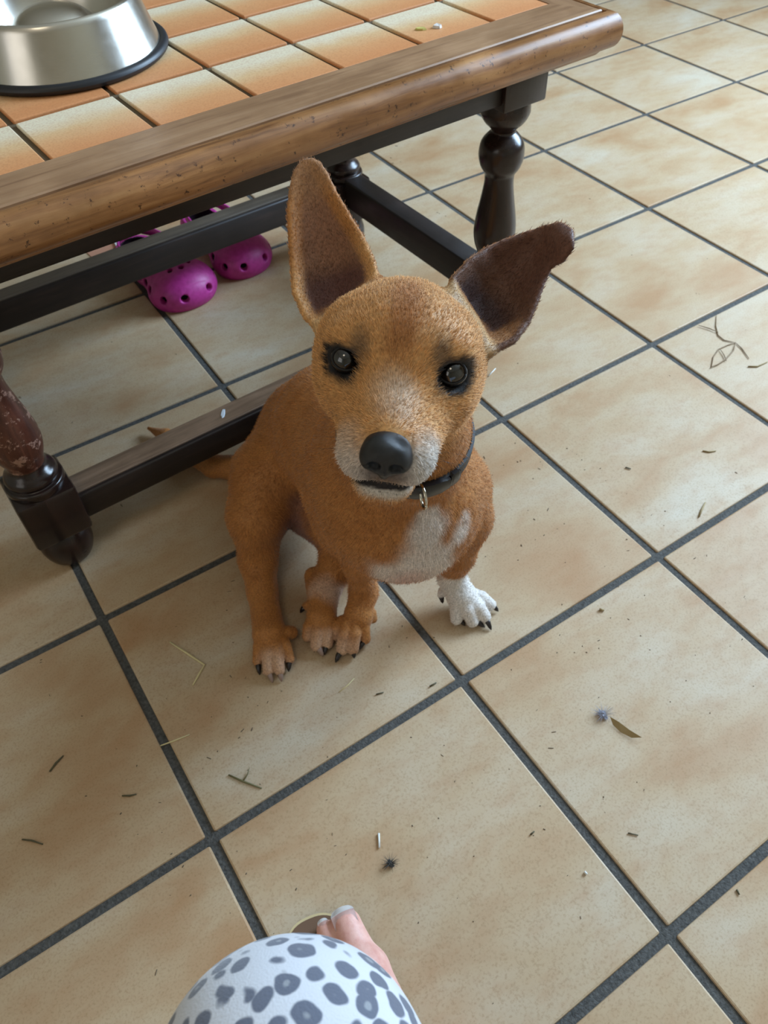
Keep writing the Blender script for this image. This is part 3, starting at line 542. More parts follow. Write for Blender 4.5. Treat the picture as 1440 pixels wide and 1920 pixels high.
# table top: outer rectangle of the moulded frame, tile field inside
top_rot = R_(1.0)
FX0, FX1, FY0, FY1 = -.045, .792, -.020, .478           # tile field
GX0, GX1, GY0, GY1 = -.085, .828, -.081, .520           # groove line
ZT = .513
def top_pt(x, y):
    cx, cy = .38, 0.0
    c_, s_ = math.cos(top_rot), math.sin(top_rot)
    return (cx + (x - cx) * c_ - (y - cy) * s_, cy + (x - cx) * s_ + (y - cy) * c_)
def frame_board(inner, outer, mat_flat, mat_mould, name='frame_board'):
    # inner/outer: end points (2 each) of the inner edge and of the groove line; mitred ends; profile swept outwards
    i0, i1 = (np.array(v) for v in inner); g0, g1 = (np.array(v) for v in outer)
    wd = np.linalg.norm(((g0 + g1) - (i0 + i1)) / 2)
    corner = lambda v: np.array([.38 * (1 if v[0] > .4 else -1), 1.0 if v[1] > .2 else -1.0])   # short sides overhang less
    def strip(prof, mat, nm, parent):
        bm = bmesh.new(); rows = []
        N = 24
        for (t, z) in prof:
            row = []
            for k in range(N + 1):
                s = k / N
                if t <= 1: a = i0 + (g0 - i0) * t; b = i1 + (g1 - i1) * t
                else: a = g0 + corner(g0) * (t - 1) * wd; b = g1 + corner(g1) * (t - 1) * wd
                q = a + (b - a) * s; q = top_pt(*q)
                row.append(bm.verts.new((q[0], q[1], z)))
            rows.append(row)
        for A_, B_ in zip(rows, rows[1:]):
            for k in range(N):
                bm.faces.new((A_[k], B_[k], B_[k + 1], A_[k + 1]))
        bm.faces.new([r[0] for r in rows][::-1]); bm.faces.new([r[-1] for r in rows])
        bmesh.ops.recalc_face_normals(bm, faces=bm.faces)
        return autosmooth(from_bm(nm, bm, mat, parent), 40)
    e = lambda d: 1 + d / wd
    flat = strip([(0, .468), (0, ZT), (e(-.0058), ZT), (e(-.0042), ZT - .0014), (e(-.0038), .468), (0, .468)], mat_flat, name, table)
    mo = [(e(-.0036), .462), (e(-.0036), ZT - .0045), (e(-.0006), ZT - .0045), (e(.0008), ZT - .0012)]
    for k in range(0, 13):
        th = math.radians(80 - k * 15); mo.append((e(.0075 + .0165 * math.cos(th)), (ZT - .0205) + .0205 * math.sin(th)))
    mo += [(e(.002), .468), (e(-.0036), .462)]
    strip(mo, mat_mould, 'moulding', flat)
def lerp_board():
    frame_board(((FX0, FY0), (FX1, FY0)), ((GX0, GY0), (GX1, GY0)), MT_TOPWOOD, MT_MOULD)
    frame_board(((FX1, FY0), (FX1, FY1)), ((GX1, GY0), (GX1, GY1)), MT_TOPWOODY, MT_MOULD)
    frame_board(((FX1, FY1), (FX0, FY1)), ((GX1, GY1), (GX0, GY1)), MT_TOPWOOD, MT_MOULD)
    frame_board(((FX0, FY1), (FX0, FY0)), ((GX0, GY1), (GX0, GY0)), MT_TOPWOODY, MT_MOULD)
lerp_board()
q = [top_pt(*v) for v in ((FX0, FY0), (FX1, FY0), (FX1, FY1), (FX0, FY1))]
bm = bmesh.new()
lo = [bm.verts.new((*v, .470)) for v in q]; hi = [bm.verts.new((*v, ZT - .0035)) for v in q]
bm.faces.new(lo[::-1]); bm.faces.new(hi)
for k in range(4): bm.faces.new((lo[k], lo[(k + 1) % 4], hi[(k + 1) % 4], hi[k]))
from_bm('tile_bed', bm, MT_TOPGROUT, table)
xs = [FX0] + [.0310 + .1112 * k for k in range(0, 7)] + [FX1]
ys = [FY0] + [.0835 + .1115 * k for k in range(0, 4)] + [FY1]
tile_cache = {}
for a in range(len(xs) - 1):
    for b in range(len(ys) - 1):
        x0, x1 = xs[a] + (.0033 if a else .0005), xs[a + 1] - (.0033 if a < len(xs) - 2 else .0005)
        y0, y1 = ys[b] + (.0033 if b else .0005), ys[b + 1] - (.0033 if b < len(ys) - 2 else .0005)
        key = (round(x1 - x0, 4), round(y1 - y0, 4))
        if key not in tile_cache:
            me = bpy.data.meshes.new('tile'); bm = box_bm(bmesh.new(), -key[0] / 2, key[0] / 2, -key[1] / 2, key[1] / 2, -.006, 0, .0014, 2)
            bm.normal_update(); bm.to_mesh(me); bm.free(); me.materials.append(MT_TOPTILE); tile_cache[key] = me
        o = bpy.data.objects.new('tile', tile_cache[key]); COL.objects.link(o); o.parent = table
        q = top_pt((x0 + x1) / 2, (y0 + y1) / 2)
        o.location = (q[0], q[1], ZT - .0003 + rng.uniform(-.0004, .0003)); o.rotation_euler = (rng.normal(0, .002), rng.normal(0, .002), top_rot)
tm = Matrix.Translation(Vector(tb['A'])) @ Matrix.Rotation(R_(tb['yaw']), 4, 'Z')

# ------------------------------------------------------------------ steel bowl
bc = tm @ Vector((.250, .222, ZT + .0003))
bowl = empty('dog_bowl', bc); tag(bowl, 'brushed steel dog bowl with black rubber ring standing on the tiled table', 'bowl')
prof = [(.112, .004), (.1135, .0035), (.1145, .006), (.112, .010), (.0985, .052), (.0965, .057), (.0940, .0595), (.0915, .0590), (.0895, .056), (.083, .040), (.076, .022), (.069, .0145), (.062, .015), (.050, .029), (.040, .0395), (.030, .046), (.015, .0500), (0, .0510)]
from_bm('bowl_body', lathe_bm(bmesh.new(), prof[:10] + spline(prof[10:], 3), 96), MT_STEEL, bowl, True)
rp = [(.1165 + .0052 * math.cos(t * math.pi / 6), .0052 + .0052 * math.sin(t * math.pi / 6)) for t in range(13)]
from_bm('rubber_ring', lathe_bm(bmesh.new(), rp, 96), MT_RUBBER, bowl, True)

# ------------------------------------------------------------------ clogs
def clog_mesh(mirror):
    f = Field((-.07, -.012, -.01), (.07, .262, .10), .0018)
    I3 = np.eye(3); s = -1 if mirror else 1
    X_ = lambda x: x * s
    # local: y from toe (0) to heel (.24), x across
    f.cone((X_(.006), .058, .026), (X_(.0), .12, .032), .040, .034, .0)
    f.ell((X_(.003), .056, .020), I3, (.0575, .056, .040), .02)
    f.ell((X_(.010), .046, .018), I3, (.046, .044, .034), .015); f.ell((X_(-.012), .052, .018), I3, (.042, .044, .034), .015)
    f.ell((X_(.0), .115, .034), I3, (.044, .055, .041), .02)
    f.cone((0, .15, .022), (0, .205, .022), .037, .034, .02)
    f.ell((0, .205, .026), I3, (.037, .038, .030), .02)
    sl, p = f.sub((-.07, -.012, -.01), (.07, .262, .10))
    f.f = np.maximum(f.f, -(p[..., 2]).astype(np.float32))           # flat sole
    # foot cavity
    g = Field((-.07, -.012, -.01), (.07, .262, .10), .0018)
    g.ell((X_(.003), .060, .022), I3, (.051, .050, .0345), .0)
    g.ell((X_(.0), .115, .034), I3, (.0385, .050, .0355), .02)
    g.cone((0, .15, .030), (0, .205, .030), .032, .029, .02)
    g.f = np.maximum(g.f, -(p[..., 2] - .014).astype(np.float32))
    f.f = np.maximum(f.f, -g.f)
    # foot opening behind the vamp
    cutp = np.maximum((.118 - p[..., 1]) + .35 * (p[..., 2] - .035), .034 - p[..., 2] + .10 * (p[..., 1] - .12)).astype(np.float32)
    f.f = np.maximum(f.f, -cutp)
    # vent holes: row along the sides and a cluster on top of the toe cap
    for ang in (-66, -27, 27, 66):
        sa, ca = math.sin(R_(ang)), math.cos(R_(ang))
        f.cone((X_(.003) + .028 * sa, .052 - .028 * ca, .030), (X_(.003) + .075 * sa, .052 - .075 * ca, .026), .0068, .0068, .001, 'cut')
    for k in range(2, 5):
        for sd in (-1, 1):
            y = .026 + .022 * k - (.008 if k == 0 else 0)
            f.cone((sd * (.030 + (.004 if k else 0)), y, .028 + .002 * k), (sd * .080, y - (.035 if k == 0 else .008), .030 + .002 * k), .0072, .0072, .001, 'cut')
    for (hx, hy) in ((-.016, .055), (.0, .048), (.016, .055), (-.024, .073), (-.008, .070), (.008, .070), (.024, .073), (-.016, .090), (.0, .088), (.016, .090)):
        f.cone((hx + X_(.003), hy, .045), (hx * 1.25 + X_(.003), hy - .012, .09), .0048, .0048, .001, 'cut')
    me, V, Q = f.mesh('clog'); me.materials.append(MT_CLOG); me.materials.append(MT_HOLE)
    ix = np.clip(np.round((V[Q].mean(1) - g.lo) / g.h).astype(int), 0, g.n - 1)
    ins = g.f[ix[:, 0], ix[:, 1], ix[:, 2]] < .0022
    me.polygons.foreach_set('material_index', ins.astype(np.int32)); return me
def clog(toe, heel, mirror, label):
    toe, heel = Vector(toe), Vector(heel); d = heel - toe
    o = empty('clog', toe, math.atan2(d.y, d.x) - math.pi / 2); tag(o, label, 'shoe', 'pair of pink clogs under the table'); o.scale = (1.02 if mirror else 1.10, 1, 1)
    link('upper', clog_mesh(mirror), None, o)
    pts = [(-.040, .125, .040), (-.043, .132, .050), (-.042, .155, .057), (-.036, .190, .060), (-.020, .222, .061), (0, .232, .061), (.020, .222, .061), (.036, .190, .060), (.042, .155, .057), (.043, .132, .050), (.040, .125, .040)]
    bm = bmesh.new(); rows = []
    for i, pnt in enumerate(pts):
        pv = Vector(pnt); n_ = Vector((pnt[0], pnt[1] - .14, 0)).normalized()
        rows.append([bm.verts.new(pv + n_ * a + Vector((0, 0, b))) for a, b in ((-.002, -.008), (.002, -.008), (.002, .008), (-.002, .008))])
    for A_, B_ in zip(rows, rows[1:]):
        for k in range(4): bm.faces.new((A_[k], A_[(k + 1) % 4], B_[(k + 1) % 4], B_[k]))
    bm.faces.new(rows[0][::-1]); bm.faces.new(rows[-1]); bmesh.ops.recalc_face_normals(bm, faces=bm.faces)
    from_bm('heel_strap', bm, MT_CLOG, o, True)
    for sd in (-1, 1):
        from_bm('strap_rivet', box_bm(bmesh.new(), sd * .046 - .002, sd * .046 + .002, .121, .135, .036, .050, .0015), MT_CLOG, o, True)
    return o
clog(*D['clogs'][0], False, 'pink perforated foam clog, the nearer one in front of the straight floor joint')
clog(*D['clogs'][1], True, 'pink perforated foam clog, the farther one next to the back table leg')

# ------------------------------------------------------------------ the dog
hd = D['head']; HO = np.array(hd['o']); HX, HY, HZ = (np.array(hd[k]) for k in 'XYZ'); HA = np.stack([HX, HY, HZ])
def H(x, y, z): return HO + HX * x + HY * y + HZ * z
dog = Field((.05, -.13, -.006), (.48, .70, .72), .0022)
for a, b, ra, rb, k in D['body']:
    dog.cone(a, b, ra, rb, k)
for a, b, ra, rb in D['toes']:
    a, b = np.array(a), np.array(b); kn_ = a + (b - a) * .5 + np.array([0, 0, .0035])
    dog.cone(a, kn_, ra, ra * .98, .0014); dog.cone(kn_, b, ra * .98, rb, .0010)
# belly tuck between ribs and thigh
# head
dog.ell(H(0, -.002, -.046), HA, (.047, .042, .052), .02)
dog.ell(H(0, .012, -.022), HA, (.037, .023, .030), .02)
for s in (-1, 1):
    dog.ell(H(s * .036, -.010, -.042), HA, (.0215, .030, .036), .018)
    dog.ell(H(s * .034, -.030, -.038), HA, (.018, .028, .036), .018)
    dog.ell(H(s * .029, .012, -.012), HA, (.017, .011, .012), .012)
    dog.ell(H(s * .029, -.022, -.014), HA, (.019, .014, .018), .016)
dog.cone(H(0, -.016, -.015), H(-.001, -.030, .042), .031, .0215, .02)
for s in (-1, 1):
    dog.cone(H(s * .0155, -.034, .000), H(s * .0125 - .001, -.0385, .043), .021, .0185, .010)
dog.cone(H(0, -.050, -.020), H(-.001, -.0610, .0300), .026, .0150, .010)
for s in (-1, 1): dog.cone(H(s * .010, -.054, .008), H(s * .0075 - .001, -.0640, .0345), .016, .0128, .006)
for g in D['ears']:
    G = np.array(g); nt, ns, _ = G.shape
    V = G.reshape(-1, 3); tri = []
    for i in range(nt - 1):
        for j in range(ns - 1):
            a = i * ns + j; tri += [(a, a + 1, a + ns + 1), (a, a + ns + 1, a + ns)]
    dog.tris(V, tri, .0024, .010)
for s in (-1, 1):                       # eye sockets
    dog.ell(H(s * .0345, .0, .001), HA, (.0100, .0082, .0095), .005, 'cut')
# mouth slit curving under the muzzle
mp_ = [H(-.0260, -.0495, .031), H(-.0195, -.0555, .045), H(-.007, -.0550, .0560), H(.004, -.0550, .0560), H(.0155, -.0560, .049), H(.0235, -.0515, .034)]
for i, (a, b) in enumerate(zip(mp_, mp_[1:])): dog.cone(a, b, (.0026, .0046, .0058, .0058, .0044)[i], (.0046, .0058, .0058, .0044, .0026)[i], .002, 'cut')
dog_me, DV, DQ = dog.mesh('dog')
dn = np.empty(len(DV) * 3, np.float32); dog_me.vertices.foreach_get('normal', dn); DN = dn.reshape(-1, 3).astype(float)

def sstep(a, b, v):
    t = np.clip((v - a) / (b - a), 0, 1); return t * t * (3 - 2 * t)
def vnoise(p, f, seed=0):
    q = p * f + seed * 13.7; i = np.floor(q).astype(int); u = q - i; u = u * u * (3 - 2 * u); out = 0
    for a in (0, 1):
        for b in (0, 1):
            for c_ in (0, 1):
                h = ((i[:, 0] + a) * 73856093 ^ (i[:, 1] + b) * 19349663 ^ (i[:, 2] + c_) * 83492791) & 0xffff
                h = (h * 1103515245 + 12345) & 0x7fffffff
                wgt = (u[:, 0] if a else 1 - u[:, 0]) * (u[:, 1] if b else 1 - u[:, 1]) * (u[:, 2] if c_ else 1 - u[:, 2])
                out = out + wgt * (h / 0x7fffffff)
    return out
def lin(r, g, b): return np.array(srgb(r, g, b)[:3])
ear_d = []
def refine(G, m=4):
    for ax in (0, 1):
        n_ = G.shape[ax]; tt = np.linspace(0, n_ - 1, (n_ - 1) * m + 1); i0 = np.minimum(tt.astype(int), n_ - 2); f_ = tt - i0
        sh = [1, 1, 1]; sh[ax] = -1; f_ = f_.reshape(sh)
        G = np.take(G, i0, ax) * (1 - f_) + np.take(G, i0 + 1, ax) * f_
    return G
def mind(p, S, parts=60):
    return np.concatenate([np.min(np.linalg.norm(c_[:, None] - S[None], axis=2), axis=1) for c_ in np.array_split(p, parts)])
def ear_box(p, S):
    return ((p > S.min(0) - .03) & (p < S.max(0) + .03)).all(1)
def emind(p, S):
    m = ear_box(p, S); d = np.full(len(p), 1.0)
    if m.any(): d[m] = mind(p[m], S)
    return d
def coat_colour(p, nrm):
    q = (p - HO) @ HA.T; X, Y, Z = q.T
    n1 = vnoise(p, 55, 1); n2 = vnoise(p, 160, 2)
    col = lin(177, 118, 62)[None] * np.ones((len(p), 1))
    def mx(mask, c_):
        nonlocal col
        m = np.clip(mask, 0, 1)[:, None]; col = col * (1 - m) + np.asarray(c_)[None] * m
    bl = lambda cen, r, soft=.5: 1 - sstep(r * (1 - soft), r * (1 + soft), np.linalg.norm(p - np.array(cen), axis=1) + (n1 - .5) * r * .5)
    hb = lambda cx, cy, cz, rx, ry, rz, soft=.5: 1 - sstep(1 - soft, 1 + soft, np.sqrt(((X - cx) / rx) ** 2 + ((Y - cy) / ry) ** 2 + ((Z - cz) / rz) ** 2) + (n1 - .5) * .4)
    head = (1 - sstep(.085, .12, np.linalg.norm(q - np.array([0, -.01, -.03]), axis=1)))
    mx(.75 * (n1 - .35), lin(154, 94, 42))
    mx(head * .75, lin(209, 157, 98))
    # head markings
    mx(head * hb(0, .040, -.01, .013, .030, .04, .5) * .75, lin(158, 98, 50))
    for s in (-1, 1):
        mx(head * hb(s * .020, .036, -.01, .012, .018, .03, .6) * .35, lin(200, 150, 96))
        mx(head * hb(s * .032, -.032, -.010, .02, .012, .02, .6) * .35, lin(200, 150, 100))
    mx(head * hb(0, -.012, .018, .013, .016, .022, .6) * .75, lin(214, 200, 186))
    mx(hb(0, -.022, .040, .012, .014, .012, .5) * .6, lin(120, 118, 122))
    for s in (-1, 1):
        mx(hb(s * .017, -.039, .046, .0165, .018, .020, .4) * .85, lin(204, 202, 198))
    mx(hb(0, -.060, .046, .020, .010, .020, .4) * .9, lin(206, 198, 186))
    mx(hb(0, -.043, .066, .017, .010, .010, .5) * .85, lin(74, 70, 70))
    dmin = np.full(len(p), 1.0)
    for a, b in zip(mp_, mp_[1:]): dmin = np.minimum(dmin, sd_cone(p, a, b, 0, 0))
    mx(1 - sstep(.0058, .0080, dmin), lin(24, 19, 20))
    mx(hb(-.001, -.0285, .064, .0150, .0135, .012, .15), lin(20, 19, 20))
    mx(hb(-.001, -.0580, .049, .0215, .0036, .016, .25), lin(24, 19, 20))
    for s in (-1, 1):
        e = np.sqrt((X - s * .0345) ** 2 + (Y * 1.15) ** 2 + (Z + .004) ** 2 * .6)
        mx((1 - sstep(.0125, .0188, e + (n2 - .5) * .005)), lin(22, 20, 22))
        mx(hb(s * .025, .014, 0, .0065, .010, .015, .6) * .65, lin(62, 56, 54))
        mx(hb(s * .024, -.010, 0, .007, .008, .012, .6) * .6, lin(70, 60, 54))
    # ears: dusky inside facing the viewer, tan rim
    for gi, g in enumerate(D['ears']):
        G = refine(np.array(g)); P_ = G.reshape(-1, 3)
        d = emind(p, P_)
        near = 1 - sstep(.006, .010, d)
        rim = emind(p, np.concatenate([G[:, 0], G[:, -1], G[-1]]))
        base = np.linalg.norm(p - G[5].mean(0), axis=1)
        face = sstep(-.1, .25, nrm @ HZ)
        if gi == 0:
            mx(near * face * sstep(.004, .012, rim) * .85, lin(134, 94, 74))
            mx(near * face * (1 - sstep(.018, .036, base)) * .85 * sstep(.004, .012, rim), lin(84, 48, 46))
            tipd = np.linalg.norm(p - G[-1].mean(0), axis=1)
            mx(near * (1 - sstep(.02, .05, tipd)) * .7, lin(158, 116, 80))
        else:
            mx(near * face * .9, lin(84, 52, 44))
            mx(near * face * (1 - sstep(.016, .034, base)) * .9 * sstep(.004, .012, rim), lin(50, 24, 24))
        mx(near * (1 - face) * .5, lin(150, 92, 48))
        mx((1 - sstep(.005, .013, emind(p, refine(np.array(g)[:1].repeat(2, 0))[0]) + (n2 - .5) * .006)) * .7, lin(210, 172, 122))
    # chest, paws, belly
    for cen, r in D['chestw']: mx(bl(cen, r, .35) * .9, lin(218, 206, 196))
    for cen, r in D['pink']: mx(bl(cen, r, .5) * .7, lin(196, 150, 132))
    wp = np.linalg.norm((p - np.array(D['white_paw'])) * np.array([1, 1, .75]), axis=1)
    mx((1 - sstep(.050, .060, wp + (n1 - .5) * .012)) * .95, lin(226, 220, 214))
    mx(bl(D['white_hind'], .020, .5) * .8, lin(214, 196, 184))
    for t in D['pawtips']: mx(bl(t, .020, .5) * .75, lin(206, 172, 146))
    for a, b, ra, rb in D['toes']:
        pass
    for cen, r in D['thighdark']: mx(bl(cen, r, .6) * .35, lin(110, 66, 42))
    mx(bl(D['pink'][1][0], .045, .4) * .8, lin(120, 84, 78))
    return col
DC = coat_colour(DV, DN)
att = dog_me.attributes.new('coat', 'FLOAT_COLOR', 'POINT')
att.data.foreach_set('color', np.concatenate([DC, np.ones((len(DC), 1))], 1).astype(np.float32).ravel())
dog_o = link('dog', dog_me, MT_COAT)
tag(dog_o, 'small tan dog with big upright ears sitting on the floor tiles looking up', 'dog')
# short coat
tri_a = DV[DQ[:, 0]]; e1 = DV[DQ[:, 1]] - tri_a; e2 = DV[DQ[:, 3]] - tri_a
ar = np.linalg.norm(np.cross(e1, e2), axis=1)
qz = (tri_a - HO) @ HA.T
headw = 1 - sstep(.09, .13, np.linalg.norm(qz - np.array([0, 0, -.03]), axis=1))
camv = np.array(D['cam']['loc']) - tri_a
facing = (DN[DQ[:, 0]] * camv).sum(1) / np.linalg.norm(camv, axis=1)
NF = 170000
pr = ar * (1 + 2.0 * headw); pr[tri_a[:, 2] < .004] = 0; pr /= pr.sum()
fi = rng.choice(len(DQ), NF, p=pr)
u = rng.random((NF, 2))
root = tri_a[fi] + e1[fi] * u[:, :1] + e2[fi] * u[:, 1:]
nr = DN[DQ[fi, 0]]
hq = (root - HO) @ HA.T
hw = 1 - sstep(.08, .13, np.linalg.norm(hq - np.array([0, 0, -.03]), axis=1))[:, None]
nose_p = H(0, -.012, .06)
away = root - nose_p; away /= np.linalg.norm(away, axis=1, keepdims=True)
flow = np.array([0.08, .45, -.75])[None] * (1 - hw) + away * hw
for gi_, g in enumerate(D['ears']):
    G = np.array(g); b0 = G[0].mean(0); b1 = G[-1].mean(0)
    dm = emind(root, refine(G, 3).reshape(-1, 3))
    wgt = (1 - sstep(.008, .014, dm))[:, None]; earw = wgt if gi_ == 0 else np.maximum(earw, wgt); flow = flow * (1 - wgt) + (b1 - b0)[None] / np.linalg.norm(b1 - b0) * wgt
flow = flow - nr * (flow * nr).sum(1, keepdims=True); flow /= np.linalg.norm(flow, axis=1, keepdims=True) + 1e-6
jit = rng.normal(0, .18, (NF, 3))
ln = (.0058 - .0018 * hw[:, 0])[:, None] * rng.uniform(.6, 1.25, (NF, 1))
mouthd = np.full(NF, 1.0)
for a, b in zip(mp_, mp_[1:]): mouthd = np.minimum(mouthd, sd_cone(root, a, b, 0, 0))
ln *= np.where(root[:, 2:] < .045, .42, 1.0) * (1 - .5 * earw) * np.where(mouthd < .018, .55, 1.0)[:, None]
eyed = np.minimum(np.linalg.norm(hq - np.array([.0345, 0, -.002]), axis=1), np.linalg.norm(hq - np.array([-.0345, 0, -.002]), axis=1))
nosed = np.linalg.norm(hq - np.array([0, -.027, .066]), axis=1)
lipq = np.sqrt(((hq[:, 0] + .001) / .0205) ** 2 + ((hq[:, 1] + .0580) / .0036) ** 2 + ((hq[:, 2] - .049) / .016) ** 2)
keep = (lipq > 1.05) & (eyed > .0125) & (nosed > .0175) & (mouthd > .0078)
dirv = flow + nr * .42 + jit
dirv /= np.linalg.norm(dirv, axis=1, keepdims=True)
d2 = flow + nr * .12 + jit; d2 /= np.linalg.norm(d2, axis=1, keepdims=True)
pts = np.stack([root - nr * .0004, root + dirv * ln * .5, root + dirv * ln * .5 + d2 * ln * .5], 1)[keep]
vc = DC[DQ[fi, 0]][keep] * rng.normal(1.06, .26, (keep.sum(), 1)).clip(.5, 1.9)
nk = len(pts)
hc = bpy.data.hair_curves.new('fur')
hc.add_curves([3] * nk)
hc.attributes['position'].data.foreach_set('vector', pts.astype(np.float32).ravel())
ra_ = hc.attributes.new('radius', 'FLOAT', 'POINT')
ra_.data.foreach_set('value', np.tile(np.array([.00016, .00012, .00003], np.float32), nk))
ca_ = hc.attributes.new('coat', 'FLOAT_COLOR', 'CURVE')
ca_.data.foreach_set('color', np.concatenate([vc, np.ones((nk, 1))], 1).astype(np.float32).ravel())
hc.materials.append(MT_FUR)
fur = bpy.data.objects.new('fur', hc); COL.objects.link(fur); fur.parent = dog_o; fur['kind'] = 'stuff'

# eyes
def frame_obj(o, pos, ax):
    m = Matrix(((*[float(ax[k][0]) for k in range(3)], pos[0]), (*[float(ax[k][1]) for k in range(3)], pos[1]), (*[float(ax[k][2]) for k in range(3)], pos[2]), (0, 0, 0, 1)))
    o.matrix_local = m
camd = np.array(D['cam']['loc'])
for s in (-1, 1):
    pos = H(s * .0345, -.0002, -.0065)
    z = camd - pos; z /= np.linalg.norm(z); xx = np.cross(HY, z); xx /= np.linalg.norm(xx); yy_ = np.cross(z, xx)
    bm = bmesh.new(); bmesh.ops.create_uvsphere(bm, u_segments=40, v_segments=24, radius=.0104)
    o = from_bm('eye', bm, MT_EYE, dog_o, True); frame_obj(o, pos, (xx, yy_, z))
    # eyelid rims
    bm = bmesh.new(); n = 28; rr_ = .0088
    lp = []
    for k in range(n + 1):
        a = 2 * math.pi * k / n
        px_, py_ = rr_ * math.cos(a) * 1.02, rr_ * math.sin(a) * .84
        lp.append((px_, py_, math.sqrt(max(.0107 ** 2 - px_ ** 2 - py_ ** 2, 1e-6))))
    tube_bm(bm, lp, .0008, 6)
    o2 = from_bm('eyelid', bm, MT_LID, o, True)
# nose leather with nostrils
nf = Field((-.022, -.020, -.018), (.022, .018, .018), .0007); I3 = np.eye(3)
nf.ell((0, .001, 0), I3, (.0150, .0112, .0095), 0)
nf.ell((0, .0045, -.004), I3, (.0125, .0080, .010), .006)
nf.ell((-.0085, -.003, .001), I3, (.0070, .0070, .0075), .004); nf.ell((.0085, -.003, .001), I3, (.0070, .0070, .0075), .004)
nf.cone((0, -.008, .002), (0, -.014, -.001), .0055, .0035, .005)
for s in (-1, 1):
    nf.ell((s * .0066, -.0040, .0095), I3, (.0042, .0034, .0052), .0012, 'cut')
    nf.cone((s * .0085, -.0040, .0085), (s * .0130, -.0062, .0060), .0014, .0009, .001, 'cut')
nf.cone((0, .000, .0105), (0, -.016, .006), .0008, .0007, .0008, 'cut')
nme, _, _ = nf.mesh('nose')
o = link('nose', nme, MT_NOSE, dog_o); frame_obj(o, H(-.001, -.0275, .0615), (HX, HY, HZ))
# claws
for i, (a, b, r) in enumerate(D['claws']):
    a, b = Vector(a), Vector(b); mid = a.lerp(b, .55) + Vector((0, 0, .0022))
    st_ = a.lerp(b, .15)
    o = from_bm('claw', tube_bm(bmesh.new(), [st_, st_.lerp(mid, .6), mid, mid.lerp(b, .6), b], r, 8, [1, 1.05, .95, .68, .2]), MT_CLAWP if i in (1, 2, 6) else MT_CLAW, dog_o, True)
    if i in (1, 2, 6): o['label'] = 'pale claw'
# whiskers
bm = bmesh.new()
for s in (-1, 1):
    for k in range(7):
        a = H(s * (.020 + .002 * rng.random()), -.034 - .004 * (k % 3), .046 - .005 * (k // 2)); dd = HX * s * .9 + HY * rng.uniform(-.35, .15) + HZ * rng.uniform(-.3, .15)
        L_ = rng.uniform(.018, .034); e = a + dd * L_; m_ = (a + e) / 2 + HY * .002
        tube_bm(bm, [a, m_, e], .00013, 4, [1, .7, .2])
o = from_bm('whiskers', bm, MT_CLAW, dog_o, True); o['kind'] = 'stuff'
# collar
c0, c1, c2 = (np.array(v) for v in D['collar_pts'])
uu, vv = c1 - c0, c2 - c0; nn = np.cross(uu, vv)
oc = c0 + (np.dot(vv, vv) * np.cross(np.cross(uu, vv), uu) + np.dot(uu, uu) * np.cross(vv, np.cross(uu, vv))) / (2 * np.dot(nn, nn))
nn /= np.linalg.norm(nn)
def collar_build(o_, n_, r_):
    n_ = n_ if n_[2] > 0 else -n_
    a_ = c1 - o_; a_ -= n_ * (a_ @ n_); a_ /= np.linalg.norm(a_); b_ = np.cross(n_, a_)
    bm = bmesh.new(); N = 64; rows = []
    for k in range(N):
        t = 2 * math.pi * k / N; dirr = a_ * math.cos(t) + b_ * math.sin(t)
        rows.append([bm.verts.new(Vector(o_ + dirr * (r_ + dr) + n_ * dz)) for dr, dz in ((0, -.0075), (.0025, -.0070), (.0025, .0070), (0, .0075))])
    for k in range(N):
        A_, B_ = rows[k], rows[(k + 1) % N]
        for j in range(4): bm.faces.new((A_[j], A_[(j + 1) % 4], B_[(j + 1) % 4], B_[j]))
    bmesh.ops.recalc_face_normals(bm, faces=bm.faces)
    col_ = autosmooth(from_bm('collar', bm, MT_NYLON, dog_o), 40); col_['label'] = 'black collar'
    for t0, t1, nm, mt, ex in ((-.30, .32, 'buckle', MT_BLACKPLASTIC, .0055), (.34, .52, 'buckle_end', MT_BLACKPLASTIC, .0045)):
        bm = bmesh.new(); rows = []
        for k in range(11):
            t = t0 + (t1 - t0) * k / 10; dirr = a_ * math.cos(t) + b_ * math.sin(t); hh = .0085 if 1 < k < 9 else .0070
            rows.append([bm.verts.new(Vector(o_ + dirr * (r_ + dr) + n_ * dz)) for dr, dz in ((.001, -hh), (ex, -hh), (ex + .001, -hh + .002), (ex + .001, hh - .002), (ex, hh), (.001, hh))])
        for A_, B_ in zip(rows, rows[1:]):
            for j in range(6): bm.faces.new((A_[j], A_[(j + 1) % 6], B_[(j + 1) % 6], B_[j]))
        bm.faces.new(rows[0][::-1]); bm.faces.new(rows[-1]); bmesh.ops.recalc_face_normals(bm, faces=bm.faces)
        autosmooth(from_bm(nm, bm, mt, col_), 40)
    tr = Vector(D['tagring']); bm = bmesh.new()
    side = Vector(HX).cross(Vector((0, 0, 1))).normalized()
    lp = []
    ax1 = (Vector(HX) * .35 + side * .93).normalized()
    for k in range(25):
        t = 2 * math.pi * k / 24; lp.append(tr + ax1 * (.0085 * math.cos(t)) + Vector((0, 0, 1)) * (.0105 * math.sin(t)))
    tube_bm(bm, lp, .0012, 8)
    t_ = from_bm('tag_ring', bm, MT_CHROME, col_, True); t_['label'] = 'bright metal ring hanging from the collar'
print('collar r', np.linalg.norm(oc - c0), oc, nn)
collar_build(oc, nn, np.linalg.norm(oc - c0))

